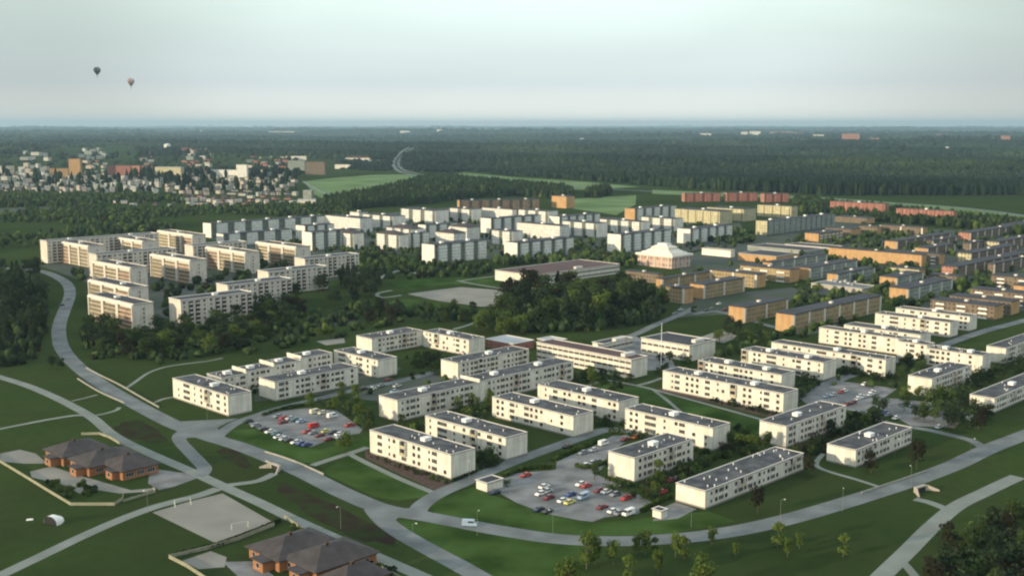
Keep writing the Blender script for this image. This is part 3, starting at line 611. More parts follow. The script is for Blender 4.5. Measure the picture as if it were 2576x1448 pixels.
# pyramid hall
root, La, Lb = base('sports_hall', 'white hall with stepped pyramid roof and orange-lit walls', 'hall', None, 1690, 648, 1604, 1737, 9.5)
walls(root, La, Lb, 9.5, M['hallw']); b = MB(); b.box(-1.5, La + 1.5, -1.5, Lb + 1.5, 9.5, 11.2); b.build('cornice', M['white6'], root)
b = MB(); b.box(2, La - 2, 2, Lb - 2, 11.2, 12.6, 0, None, .6, .6); b.box(La * .12, La * .88, Lb * .12, Lb * .88, 12.6, 15.0, 0, None, La * .11, Lb * .11); b.box(La * .25, La * .75, Lb * .25, Lb * .75, 15.0, 16.3, 0); b.box(La * .24, La * .76, Lb * .24, Lb * .76, 16.3, 17.8, 0, None, La * .09, Lb * .09); rf = b.build('roof', M['cream'], root)
b = MB(); b.box(La * .36, La * .64, Lb * .36, Lb * .64, 17.8, 19.6, 0, None, .6, .6); b.build('roof_lantern', M['white6'], rf)
for i in range(5):
    for f_, Ln in (('a', La), ('b', Lb)):
        b = MB(); u = (i + .5) * Ln / 5
        if f_ == 'a': b.box(u - .5, u + .5, -.5, 0, 0, 9.5)
        else: b.box(-.5, 0, u - .5, u + .5, 0, 9.5)
        b.build('pillar', M['frame'], root)
# ------------------------------------------------------------------ TALL SLABS ON THE LEFT
high_b('nearest tall ribbed slab, trees hiding its foot', 336, 767, 225, 385, 15.5, n=3)
high_b('tall ribbed slab second from the front in the left stack', 327.6, 725.7, 225, 372.6, 15.5, n=3)
high_b('tall ribbed slab third from the front in the left stack', 330, 674.5, 235, 370, 17, n=3)
high_a('long tall slab in shade whose narrow sunlit end stands by the road', 242.6, 642, 221, 444, 18)
high_b('tall ribbed slab at the left by the road bend, reddish right strip', 223.8, 619.5, 152.6, 266, 18, n=3)
high_a('leftmost tall slab with a narrow sunlit end', 117.5, 608, 96.3, 397, 19)
high_b('short tall slab with two ribs behind the road-bend slab', 360, 607, 282.6, 395, 18, n=3)
high_b('tall ribbed slab in the courtyard centre of the left group', 480, 655.7, 380, 519, 17.5, n=3)
high_b('rear tall ribbed slab under the row of grey cubes', 486, 592, 397.7, 517, 17.5, n=3)
high_b('tall ribbed slab with an orange left edge, right of the courtyard one', 619, 635.7, 519, 652, 17.5, n=3)
high_a('tall shaded slab with a small cream end behind the orange-edged one', 485, 619.5, 461, 620, 17.5)
high_b('tall ribbed slab with an orange edge nearest the curved white gable', 746, 622, 645, 781, 17, n=3)
high_a('first tall shaded slab of the staircase row with a broad peach end', 454, 757, 420, 635, 16.5)
high_a('second tall shaded slab of the staircase row', 572.7, 719.5, 537.7, 734, 16.5)
high_a('third tall shaded slab of the staircase row', 675, 685.7, 643, 823, 16.5)
high_a('last tall shaded slab of the staircase row, farthest right', 766.4, 653, 733.8, 903, 16.5)
# ------------------------------------------------------------------ WHITE BLOCKS BEHIND
bays('long row of grey cubes with a bright narrow end, farthest left of the white blocks', 529, 563, 506.5, 822, 15, pitch=21)
bays('lower row of grey cubes in front of the long one', 560, 590, 545, 735, 12, pitch=21)
bays('white block whose end is half covered by the curved gable', 765, 569, 743.8, 840, 15)
bays('block with a rounded white gable above the ribbed slab', 782.6, 585.7, 756, 905, 17)
slabw('white block with an orange-red stripe and dark peaked roof, left one of two', 887.7, 588, 834, 914, 15, ribs=2, roofm='roofhip')
slabw('white block with an orange-red stripe and dark peaked roof, right one of two', 1004, 592, 945, 1026, 15, ribs=2, roofm='roofhip')
bays('bayed block behind the right peaked-roof one', 1030, 588, 1020, 1078, 14)
slabw('broad blank white slab above the left peaked-roof block', 905, 549.4, 817.6, 936, 16)
slabw('small white slab at the back left edge of the white blocks', 902.7, 534.5, 880, 925, 15)
slabw('ribbed white slab right of the small back-left one', 986.4, 544.5, 910, 1019, 15, ribs=3)
slabw('broad white slab before the dark wood', 1094, 530.7, 1006.5, 1128, 16, ribs=3)
slabw('white slab right of the broad one before the dark wood', 1186.5, 527, 1129, 1210, 16, ribs=2)
slabw('white slab whose roofline runs under the brown wall house', 1288, 527.5, 1212, 1300, 16)
slabw('white ribbed slab below the orange tower house', 1378, 532, 1301, 1402, 16, ribs=3)
bays('bayed block with a broad white end in the centre of the white rows', 1232.7, 550.7, 1204, 1360, 16)
slabw('low white block with a dark peaked roof left of centre', 1034, 577, 971, 1064, 14, roofm='roofhip', ribs=3)
bays('bayed block between the peaked roofs and the broad white slab', 1069, 567, 1052, 1150, 14)
slabw('front white block with dark pyramid roof above the rounded-gable block', 1141, 588, 1095, 1171, 14, roofm='roofhip')
slabw('rear white block with dark pyramid roof', 1174, 573, 1129, 1206, 14, roofm='roofhip')
bays('front bayed block with a rounded white gable, left one of two above the lawn', 1090, 617, 1056, 1223, 16.5)
bays('front bayed block with a white gable, right one of two above the lawn', 1298.7, 612, 1264, 1441, 16)
slabw('white ribbed slab left of the right-hand front bayed block', 1288, 583, 1235, 1314, 14, ribs=2)
slabw('long blank white slab behind the right-hand front bayed block', 1407.6, 568.6, 1300, 1432, 15)
bays('bayed block behind the long blank slab', 1405, 546, 1379, 1508, 14)
slabw('white slab with projecting bays right of the long blank slab', 1500, 562.4, 1412, 1527, 15, ribs=3)
slabw('long white slab in front of the yellow tower end', 1614, 558.6, 1506, 1634, 15, ribs=4)
slabw('white ribbed slab right of the yellow tower end', 1695, 551, 1610, 1718, 15, ribs=3)
bays('bayed block with a bright white gable left of the pyramid hall', 1559, 591, 1527.6, 1686, 16.5)
bays('bayed block with a bright white gable above the pyramid hall', 1734, 577.4, 1701.4, 1840, 14.5)
# yellow and green blocks
Y = 'yellow and green blocks beyond the white rows'
bays('tall block with a yellow gable among grey cubes', 1595, 526, 1567.6, 1700, 15, end='ochre', group=Y, pitch=18)
slabw('yellow slab with pale ribs, nearest of the yellow three', 1810, 532, 1697.6, 1842, 16, mt='yellow', ribs=6, group=Y, end='yellow')
slabw('yellow slab behind, middle of the yellow three', 1870, 527, 1777.6, 1902, 15, mt='yellow', ribs=4, group=Y, end='yellow')
slabw('pale green slab, rightmost of the yellow three', 1990, 520, 1905, 2006, 15, mt='yellow', ribs=4, group=Y, end='yellow')
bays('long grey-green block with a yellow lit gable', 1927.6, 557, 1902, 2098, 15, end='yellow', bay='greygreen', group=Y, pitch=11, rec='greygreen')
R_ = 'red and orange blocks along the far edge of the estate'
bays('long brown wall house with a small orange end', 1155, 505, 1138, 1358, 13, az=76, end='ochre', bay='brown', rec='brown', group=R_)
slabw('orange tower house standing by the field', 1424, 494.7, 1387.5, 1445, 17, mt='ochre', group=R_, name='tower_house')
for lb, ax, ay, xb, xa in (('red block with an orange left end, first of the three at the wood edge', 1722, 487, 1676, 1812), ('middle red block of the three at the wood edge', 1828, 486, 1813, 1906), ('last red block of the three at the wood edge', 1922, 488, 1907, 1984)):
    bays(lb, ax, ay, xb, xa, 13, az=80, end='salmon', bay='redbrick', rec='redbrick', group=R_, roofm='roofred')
slabw('orange-red block before the motorway, left one of two', 2225, 513.5, 2088, 2236, 14, mt='salmon', ribs=7, group=R_, end='redbrick', roofm='roofred')
slabw('orange-red block before the motorway, right one of two', 2397.7, 532, 2254, 2408, 14, mt='salmon', ribs=7, group=R_, end='redbrick', roofm='roofred')
# ------------------------------------------------------------------ OCHRE QUARTER
ochre('ochre block with two pale stair strips above the central wood', 1722, 726, 1660, 1744, 10.5, mt='ochre_grid')
ochre('ochre block with four pale stair strips left of the asphalt yard', 1768.8, 716.6, 1735, 1872, 10)
ochre('orange-lit ochre block behind the four-strip one', 1904, 691, 1786, 1926, 10)
ochre('shaded ochre block with stair strips behind the central wood', 1664, 702, 1650, 1788, 8.5, wmax=13)
ochre('low brown block half hidden by the central wood', 1655, 690, 1573, 1668, 7, strips=False, mt='brown')
ochre('ochre block with rows of white balconies in the middle right', 1986, 679, 1861.7, 2010, 10, balc=14, strips=False)
ochre('shaded block with white bays right of the balcony one', 2036, 675, 1998, 2155, 9.5, mt='greygreen')
ochre('long shaded block along the dark roofs behind the balcony block', 1939, 661, 1918, 2080, 9, mt='greygreen')
ochre('ochre block with an orange gable facing the lime-green trees', 1872, 774, 1832.6, 1981, 9.5)
ochre('longest ochre block, orange gable and seven pale stair strips', 1995, 792, 1951, 2216, 10.5)
ochre('orange gable block left of the rear cream rows', 2282.7, 727, 2236.7, 2395, 9.5, mt='greygreen')
ochre('small orange gable block above the parking deck', 2254.6, 698.8, 2212, 2322, 9, mt='greygreen')
ochre('long low orange terrace glowing in the sun', 2318, 642, 2084, 2330, 10, mt='ochre', strips=False)
ochre('brown block with white balconies behind the glowing terrace', 2362.4, 640.6, 2221.7, 2376, 9, mt='brown', strips=False, balc=9)
ochre('small block with a bright orange end behind the glowing terrace', 2255.5, 607.8, 2224.5, 2389, 7.5, mt='brown')
ochre('low block with a pale orange end right of the bright orange one', 2332, 625, 2300, 2402, 7, mt='brown')
ochre('block with a salmon-pink gable at the right', 2440, 586, 2410, 2610, 8, mt='brown', end='salmon')
ochre('block with a dull yellow gable below the salmon one', 2511, 609, 2481, 2640, 8, mt='brown', end='yellow')
ochre('block with a greenish yellow gable at the right', 2441, 638, 2408, 2560, 8, mt='brown', end='yellow')
ochre('dark long block with a rosy gable at the right', 2405, 672, 2368, 2640, 8, mt='brown', end='salmon', wmax=14)
ochre('low yellow block with white bays under the glowing terrace', 2312, 679, 2233, 2327, 6.5, mt='yellow', strips=False, balc=7)
ochre('low yellow row with white balconies under the rosy gable', 2411, 696, 2338, 2426, 6, mt='brown', strips=False, balc=8)
ochre('front brown block with triple white balconies, right edge', 2501, 771, 2340, 2524, 8.5, mt='brown', strips=False, balc=11, wmax=14)
ochre('second brown block with white balconies, right edge', 2543, 759.7, 2387, 2578, 8.5, mt='brown', strips=False, balc=11, wmax=14)
ochre('third brown block with white balconies, right edge', 2590, 741, 2440, 2620, 8.5, mt='brown', strips=False, balc=11, wmax=14)
ochre('fourth brown block with white balconies, right edge', 2600, 722, 2495, 2640, 8.5, mt='brown', strips=False, balc=11, wmax=14)
ochre('rearmost brown block with white balconies, right edge', 2600, 702, 2492, 2640, 8.5, mt='brown', strips=False, balc=11, wmax=14)
ochre('short dark block squeezed between the salmon and the yellow gable rows', 2440, 612, 2422, 2478, 8, mt='brown', end='brown')
ochre('dark block at the right edge above the salmon gable row', 2530, 566, 2512, 2640, 8, mt='brown', end='brown', wmax=14)
ochre('dark block at the right edge between the two yellow gable rows', 2560, 632, 2545, 2660, 8, mt='brown', end='brown', wmax=14)
ochre('long dark block behind the rosy gable row at the right edge', 2500, 664, 2484, 2650, 8, mt='brown', end='brown', wmax=14)
ochre('dark block between the bright orange end and the yellow gable', 2345, 606, 2330, 2405, 8, mt='brown', end='brown')
ochre('grey block with white bays above the parking deck', 2105, 690, 2080, 2200, 8, mt='greygreen', wmax=13)
Dk = 'dark brick blocks in the right distance'
ochre('dark brick block with orange-lit balconies', 2059, 588, 1970, 2118, 8.5, mt='ochre_grid', strips=False, balc=8, group=Dk, wmax=16)
ochre('dark brick block second in the stepped dark row', 2140, 577, 2075, 2165, 8.5, mt='brown', strips=False, group=Dk)
ochre('dark brick block third in the stepped dark row', 2206, 571, 2160, 2216, 8.5, mt='brown', strips=False, group=Dk)
ochre('dark brick block with pale ribs, last in the stepped dark row', 2321, 573, 2212, 2333, 9, mt='brown', group=Dk)
ochre('flat brown block right of the grey-green one', 2180, 549, 2100, 2200, 7, mt='brown', strips=False, group=Dk)
# ------------------------------------------------------------------ FAR TOWN AND HORIZON
def GT(x, y):
    z = 0
    for _ in range(12): p = G(x, y, z); z = .5 * z + .5 * hill(*p)
    return p[0], p[1], z
def far(label, x0, x1, yt, yb, mt='white_grid', roofm='roofdark', rz=-.3, cat='building', group=None, depth=None, name='town_building', hip=0, tower=None):
    x, y, z = GT((x0 + x1) / 2, yb); d = math.hypot(x, y - 0); k = y / F
    wd = (x1 - x0) * k; h = (yb - yt) * k; dp = depth or min(max(wd * .4, 10), 16)
    wd = max(wd - dp * abs(math.sin(rz)), wd * .6)
    root = empty(name, (x, y, z - 1), rz, label, cat, group); hw = h + 1 - hip
    b = MB(); b.box(-wd / 2, wd / 2, 0, dp, 0, hw); b.build('wall', M[mt], root)
    b = MB(); o = .4
    if hip: b.box(-wd / 2 - o, wd / 2 + o, -o, dp + o, hw, hw + hip, 0, None, min(wd * .3, dp * .45), dp * .5)
    else: b.box(-wd / 2 - o, wd / 2 + o, -o, dp + o, hw, hw + .5)
    b.build('roof', M[roofm], root); return root
far('brown-orange tower of the old town with a blank lit wall', 174, 203, 400, 444, 'ochre', 'roofred', .1, depth=14, name='tower_house')
far('long orange-brown hall joined to the foot of the tower', 124, 172, 424, 449, 'ochre', 'roofred', .25)
far('dark red factory building with a red roof in the distant town', 268, 331, 417, 442, 'redbrick', 'roofred', -.1)
far('orange-red end building beside the dark red factory', 331, 353, 417, 444, 'salmon', 'roofred', -.1)
far('pale yellow office block with a light roof in the distant town', 386, 460, 421, 447, 'yellow', 'rooflight', -.2)
far('white hall with a raised end in the distant town', 528, 598, 428, 446, 'white6', 'rooflight', -.1)
far('tall white end of the white hall in the distant town', 594, 622, 415, 447, 'white6', 'rooflight', -.1)
far('beige office slab on legs left of the light field', 719, 769, 393, 404, 'cream', 'roofred', 0)
far('grey-green slab under the beige office slab', 724, 766, 404, 430, 'greygreen', 'roofdark', 0)
far('brown block beside the beige office slab', 767, 818, 408, 440, 'brown', 'roofred', -.1)
far('long cream low block with a sunlit wall above the dark wood', 841, 880, 414, 425, 'cream', 'roofred', -.1)
far('red-roofed villa school above the light field', 867, 930, 393, 410, 'cream', 'roofred', -.1, hip=6)
far('white end wing of the red-roofed villa school', 925, 957, 403, 412, 'white6', 'roofred', -.2)
far('grey shed at the left end of the light field', 760, 786, 480, 504, 'greygreen', 'rooflight', -.2)
far('low white row beside the grey shed', 748, 794, 502, 513, 'cream', 'rooflight', .1)
x, y, z = GT(421, 372); r_ = empty('storage_tank', (x, y, z), 0, 'round white storage tank alone in the distant forest', 'tank')
b = MB(); b.cyl(0, 0, 0, 16, 15, 15, 20); b.build('tank_shell', M['white6'], r_); b = MB(); b.cyl(0, 0, 16, 20, 15, 3, 20); b.build('roof', M['white6'], r_)
ORD = ['leftmost'] + [a + ' from left' for a in ('second', 'third', 'fourth', 'fifth', 'sixth', 'seventh', 'eighth', 'ninth', 'tenth', 'eleventh', 'twelfth', 'thirteenth', 'fourteenth')]
rr = random.Random(5); town = []
M['town_pale'] = wall_mat('pale_town_render', (.52, .52, .47), (2.8, 4), (3.3, 2.8, .5, .42), (.12, .13, .13))
M['town_cream'] = wall_mat('cream_town_render', (.50, .45, .38), (2.8, 4), (3.3, 2.8, .5, .42), (.12, .12, .11))
KINDS = [('town_pale', 'rooflight', 'pale flat-roofed block', 0), ('town_cream', 'roofdark', 'cream dark-roofed block', 0), ('town_pale', 'roofhip', 'white house with hipped roof', 3), ('greygreen', 'rooflight', 'grey light-roofed block', 0)]
def strip(x0, x1, f0, f1, n, hpx, wpx, kinds, roofkinds=None):
    for _ in range(n * 14):
        if len([t for t in town if t[4] == (x0, f0(x0))]) >= n: break
        x = rr.uniform(x0, x1); y = rr.uniform(f0(x), f1(x)); wp = rr.uniform(*wpx); hp = rr.uniform(*hpx)
        if any(abs(x - t[0]) < (wp + t[2]) * .42 and abs(y - t[1]) < 5.5 for t in town): continue
        if 120 < x < 205 and y < 452 or 265 < x < 356 and y < 447 or 383 < x < 462 and y < 450 or 525 < x < 625 and y < 450: continue
        town.append((x, y, wp, hp, (x0, f0(x0)), rr.choice(kinds)))
strip(-20, 400, lambda x: 446 + x * .02, lambda x: 487, 110, (8, 14), (11, 24), [0, 1, 0, 2, 3])
strip(400, 740, lambda x: 450, lambda x: 494, 84, (7, 12), (11, 26), [0, 1, 1, 2])
strip(-20, 120, lambda x: 422, lambda x: 448, 18, (9, 13), (14, 24), [1, 0])
strip(55, 262, lambda x: 388, lambda x: 405, 13, (6, 9), (14, 26), [3, 0])
strip(180, 522, lambda x: 378, lambda x: 444, 62, (5, 9), (12, 26), [3, 0, 1, 2, 6, 7])
strip(430, 722, lambda x: 396, lambda x: 444, 34, (6, 10), (12, 26), [3, 1, 6])
strip(462, 742, lambda x: 495, lambda x: 521, 40, (6, 9), (12, 24), [4, 4, 5])
strip(250, 520, lambda x: 500, lambda x: 524, 12, (4, 7), (12, 24), [5, 4])
KINDS += [('salmon', 'roofhip', 'low dark-roofed terraced house', 3), ('cream_grid', 'rooflight', 'low pale shed', 0), ('redbrick', 'roofred', 'red brick block', 0), ('brown', 'roofdark', 'brown block', 0)]
LM = [(60, 'left edge'), (188, 'brown-orange tower'), (310, 'dark red factory'), (423, 'pale yellow office'), (575, 'white hall'), (742, 'beige slab')]
tot = {}; rows = []
for t_ in sorted(town):
    x, y, wp, hp, _, k = t_; lm = min(LM, key=lambda q: abs(q[0] - x)); row = int((y - 376) // 13); key = (k, lm[1], row); tot.setdefault(key, []).append(t_)
RW = ['twelfth', 'eleventh', 'tenth', 'ninth', 'eighth', 'seventh', 'sixth', 'fifth', 'fourth', 'third', 'second', 'front']
for (k, lm, row), L_ in tot.items():
    mt, rf, lb, hip = KINDS[k]
    for i, (x, y, wp, hp, _, _) in enumerate(L_):
        nth = (ORD[i] + ' ') if len(L_) > 1 else ''
        far('%s%s near the %s, %s town row' % (nth, lb, lm, RW[min(row, 11)]), x - wp / 2, x + wp / 2, y - hp, y, mt, rf, rr.choice((-.55, .35, -.2)), 'house' if hip else 'building', lb + 's of the distant town', hip=hip)
ORN = ['first', 'second', 'third', 'fourth', 'fifth', 'sixth', 'seventh', 'eighth', 'ninth', 'tenth', 'eleventh', 'twelfth', 'thirteenth', 'fourteenth', 'fifteenth', 'sixteenth', 'seventeenth', 'eighteenth', 'nineteenth', 'twentieth', 'twenty-first', 'twenty-second']
GH = 'tiny pale buildings on the horizon forest'
for i, (x0, x1, yt, yb, mt) in enumerate(sorted([(1006, 1030, 327.5, 332, 'white6'), (1030, 1049, 328, 333, 'cream'), (1099, 1110, 324, 330, 'white6'), (676, 700, 331, 336, 'cream'), (700, 740, 331, 336, 'cream'), (504, 516, 329, 334, 'white6'), (1762, 1788, 336, 346, 'cream'), (1865, 1880, 332, 341, 'cream'), (1885, 1912, 331, 341, 'white6'), (1936, 1995, 331, 336, 'salmon'), (2000, 2040, 335, 341, 'salmon'), (2040, 2071, 339, 346, 'cream'), (2119, 2161, 337, 355, 'salmon'), (2190, 2210, 348, 354, 'salmon'), (2344, 2384, 338, 343, 'salmon'), (2376, 2386, 370, 381, 'white6'), (2388, 2404, 375, 381, 'white6'), (2541, 2560, 436, 442, 'white6'), (2566, 2590, 436, 442, 'white6'), (2520, 2540, 342, 354, 'salmon'), (1458, 1468, 348, 352, 'white6'), (1850, 1864, 346, 349, 'cream')])):
    lbs = {'white6': 'white', 'cream': 'cream', 'salmon': 'pinkish'}
    far('%s tiny %s building from left in the horizon forest' % (ORN[i], lbs[mt]), x0, x1, yt, yb, mt, 'rooflight', 0, 'building', GH + ', ' + lbs[mt], name='distant_building')
# ------------------------------------------------------------------ BALLOONS
def balloon(label, px, py, dist, dia, m1, m2):
    k = dist; x = (px - CX) / F * k; zc = H + (-s_ + c_ * (CY - py) / F) * k; y = (c_ + s_ * (CY - py) / F) * k
    root = empty('hot_air_balloon', (x, y, zc - dia), 0, label, 'balloon', 'hot air balloons')
    r = dia / 2; prof = [(.12, -1.28), (.28, -1.08), (.62, -.66), (.9, -.25), (1, .12), (.95, .45), (.75, .75), (.42, .95), (.05, 1.0)]
    b = MB(); K = 20; n0 = len(b.v)
    for q, h_ in prof: b.v += [(q * r * math.cos(i * 2 * math.pi / K), q * r * math.sin(i * 2 * math.pi / K), dia + h_ * r) for i in range(K)]
    for a in range(len(prof) - 1):
        for i in range(K):
            j = (i + 1) % K; b.f.append((a * K + i, a * K + j, (a + 1) * K + j, (a + 1) * K + i)); b.m.append(0 if (i // 4) % 2 else 1)
    b.f.append(tuple((len(prof) - 1) * K + i for i in range(K))); b.m.append(0)
    o = b.build('envelope', [m1, m2], root)
    for p in o.data.polygons: p.use_smooth = True
    z0 = dia - 1.28 * r
    b = MB(); b.box(-.8, .8, -.8, .8, z0 - 4.2, z0 - 2.9, 0, None, -.12, -.12); b.build('basket', M['bark'], root)
    b = MB()
    for sx in (-1, 1):
        for sy in (-1, 1): b.tube([(sx * .85, sy * .85, z0 - 2.9), (sx * .12 * r, sy * .02 * r, z0)], .06, 4)
    b.build('ropes', M['bark'], root)
bl1 = mat('dark_green_balloon_cloth', (.045, .06, .06), .7); bl2 = mat('grey_balloon_cloth', (.16, .19, .19), .7)
bl3 = mat('dusky_red_balloon_cloth', (.26, .20, .21), .7); bl4 = mat('pale_pink_balloon_cloth', (.50, .44, .45), .7)
balloon('dark green hot air balloon, the higher and more left one', 244, 178, 2400, 15, bl1, bl2)
balloon('pale pinkish hot air balloon with a dark panel, the lower one', 329, 206, 2400, 15, bl3, bl4)
# ------------------------------------------------------------------ NURSERIES WITH HIPPED ROOFS
def nursery(label, mods):
    root = empty('nursery', (*G(*mods[0][:2], 3), 0), math.radians(45), label, 'nursery'); ox, oy = root.location[:2]
    for (px, py, La, Lb, wing) in mods:
        x, y = G(px, py, 3); dx, dy = x - ox, y - oy; c, s = math.cos(-math.pi / 4), math.sin(-math.pi / 4); X, Y = dx * c - dy * s, dx * s + dy * c
        b = MB(); b.box(X, X + La, Y, Y + Lb, 0, 3.2); b.build('wall', M['wood'], root)
        b = MB(); b.box(X - .9, X + La + .9, Y - .9, Y + Lb + .9, 3.2, 3.45, 0)
        b.box(X - .9, X + La + .9, Y - .9, Y + Lb + .9, 3.45, 6.6, 0, None, La * .38, Lb * .5 + .55); rf = b.build('roof', M['roofhip'], root)
        b = MB(); b.box(X - .5 - wing, X - .01, Y + Lb * .18, Y + Lb * .5, 0, 2.9, 0); b.build('porch', M['wood'], root)
        b = MB(); b.box(X - 1 - wing, X - .05, Y + Lb * .14, Y + Lb * .54, 2.9, 3.15, 0); b.build('porch_roof', M['roofhip'], root)
        b = MB(); b.box(X + La * .4, X + La * .4 + .9, Y + Lb * .45, Y + Lb * .45 + .9, 5.0, 7.4); b.build('chimney', M['bark'], rf)
        for i in range(3): link('window', WM['w'], root, (X + La * (.2 + .3 * i), Y, 1.7))
        for i in range(2): link('window', WM['m'], root, (X, Y + Lb * (.64 + .2 * i), 1.7), -math.pi / 2)
        link('window', WM['m'], root, (X - .5 - wing, Y + Lb * .34, 1.6), -math.pi / 2)
nursery('orange wooden nursery with dark hipped roofs, behind a curved fence at the left', [(159, 1152, 17, 15, 3), (224, 1177, 19, 15, 3), (308, 1187, 13, 15, 2)])
nursery('orange wooden nursery with dark hipped roofs, cut by the bottom edge', [(702, 1412, 20, 15, 3), (796, 1440, 20, 15, 3), (868, 1480, 14, 10, 2)])
sheet('paved_yard', [(75, 1185), (130, 1172), (200, 1195), (260, 1212), (330, 1232), (400, 1225), (370, 1236), (300, 1240), (250, 1232), (200, 1240), (150, 1215), (80, 1200)], M['gravel'], .03)
sheet('paved_yard', [(375, 1195), (400, 1180), (470, 1190), (500, 1200), (440, 1222), (400, 1232), (372, 1215)], M['lot'], .03)
sheet('paved_yard', [(455, 1410), (530, 1385), (570, 1400), (565, 1425), (500, 1430)], M['gravel'], .03)
sheet('paved_yard', [(560, 1412), (640, 1410), (690, 1448), (660, 1480), (600, 1450)], M['lot'], .028)
sheet('paved_yard', [(0, 1140), (50, 1130), (90, 1140), (120, 1165), (60, 1165), (0, 1160)], M['gravel'], .03)
# ------------------------------------------------------------------ FENCES, PARAPETS, PORTALS
def fence(label, pts, h=1.5, m='fence', cat='fence', name='fence', th=.06, gap=3.0, sm=False):
    P = [G(*p) for p in pts]; P = smooth(P, 5) if sm else P; o0 = P[0]; root = empty(name, (*o0, 0), 0, label, cat)
    b = MB(); D = []
    for (x0, y0), (x1, y1) in zip(P, P[1:]):
        dx, dy = x1 - x0, y1 - y0; l = math.hypot(dx, dy); nx, ny = -dy / l * th, dx / l * th; a, c = (x0 - o0[0], y0 - o0[1]), (x1 - o0[0], y1 - o0[1])
        z0, z1 = (0, h) if name == 'parapet' else (.12, h)
        q = [(a[0] - nx, a[1] - ny), (c[0] - nx, c[1] - ny), (c[0] + nx, c[1] + ny), (a[0] + nx, a[1] + ny)]
        n = len(b.v); b.v += [(*v, z0) for v in q] + [(*v, z1) for v in q]; b.f += [(n, n + 1, n + 5, n + 4), (n + 1, n + 2, n + 6, n + 5), (n + 2, n + 3, n + 7, n + 6), (n + 3, n, n + 4, n + 7), (n + 4, n + 5, n + 6, n + 7)]; b.m += [0] * 5
        t = 0
        while t < l: D.append((a[0] + dx * t / l, a[1] + dy * t / l)); t += gap
    b.build('boards' if name == 'fence' else 'wall', M[m], root)
    if name == 'fence':
        b = MB(); b.box(-.07, .07, -.07, .07, 0, h + .15); me = b.mesh('post', M[m])
        for p in D[:95]: link('post', me, root, (*p, 0))
fence('pale fence curving round the lawn below the left nursery', [(-30, 1145), (0, 1163), (60, 1199), (110, 1230), (178, 1271), (288, 1271), (308, 1258), (311, 1243)], 1.1)
fence('pale fence behind the left nursery along the diagonal path', [(205, 1094), (250, 1093), (275, 1102), (320, 1129), (352, 1143)], 1.1)
fence('thin fence between the left nursery and the gravel pitch path', [(311, 1262), (350, 1250), (391, 1238), (385, 1230)], .9)
fence('pale fence at the outer corner of the bottom nursery garden', [(520, 1460), (470, 1427), (425, 1404), (520, 1382), (600, 1358), (690, 1322)], 1.2, gap=3)
fence('light fence strip between the bottom nursery and the diagonal path', [(715, 1302), (760, 1332), (800, 1352), (860, 1383), (980, 1440), (1010, 1458)], 1.0)
for lb, p in (('pale parapet on the far side of the road at the left bend', [(217, 926), (255, 946), (300, 968), (350, 997), (400, 1025)]), ('pale parapet on the near side of the road at the left bend', [(195, 953), (250, 986), (313, 1014)]),
              ('pale parapet above the pedestrian underpass left of centre', [(666, 1137), (700, 1147), (750, 1165), (814, 1194)]), ('short parapet on the near side above the left underpass', [(668, 1160), (712, 1181)]), ('pale parapet above the underpass at the lower right', [(2166, 1241), (2240, 1216), (2329, 1186)])):
    fence(lb, p, .65, 'rail', 'parapet', 'parapet', .14, sm=True)
def portal(label, px, py, rz, wd):
    x, y = G(px, py); root = empty('underpass_portal', (x, y, 0), rz, label, 'underpass'); b = MB(); b.box(-wd / 2, wd / 2, 0, 1.2, 0, 1.9); b.build('head_wall', M['concrete'], root)
    b = MB(); b.box(-1.9, 1.9, -.05, 0, 0, 1.5); b.build('opening', M['dark'], root)
    for s in (-1, 1):
        b = MB(); n = 0; x0 = s * wd / 2; b.v += [(x0, 0, 0), (x0 + s * 2.6, -3.0, 0), (x0 + s * 2.9, -2.7, 0), (x0 + s * .3, .4, 0), (x0, 0, 1.9), (x0 + s * 2.6, -3.0, .4), (x0 + s * 2.9, -2.7, .4), (x0 + s * .3, .4, 1.9)]
        b.f += [(0, 1, 5, 4), (1, 2, 6, 5), (2, 3, 7, 6), (3, 0, 4, 7), (4, 5, 6, 7)]; b.m += [0] * 5; b.build('wing_wall', M['concrete'], root)
portal('small concrete underpass portal with a dark mouth left of centre', 690, 1180, math.radians(-45), 5)
portal('concrete underpass portal with a slanted wing at the lower right', 2318, 1236, math.radians(35), 5.5)
# football goals
def goal(label, px, py, rz):
    x, y = G(px, py); root = empty('football_goal', (x, y, .05), rz, label, 'goal', 'goals on the gravel pitch')
    for s in (-1, 1):
        b = MB(); b.cyl(s * 2.5, 0, 0, 2.1, .06, .06, 8); b.build('post', M['frame'], root)
        b = MB(); b.tube([(s * 2.5, 0, 2.05), (s * 2.5, 1.2, 0)], .05, 6); b.build('stay', M['white'], root)
    b = MB(); b.tube([(-2.5, 0, 2.1), (2.5, 0, 2.1)], .06, 8); b.build('crossbar', M['frame'], root)
goal('white football goal on the upper side of the gravel pitch by the path', 459, 1270, math.radians(-150)); goal('white football goal on the lower side of the gravel pitch', 604, 1330, math.radians(30))
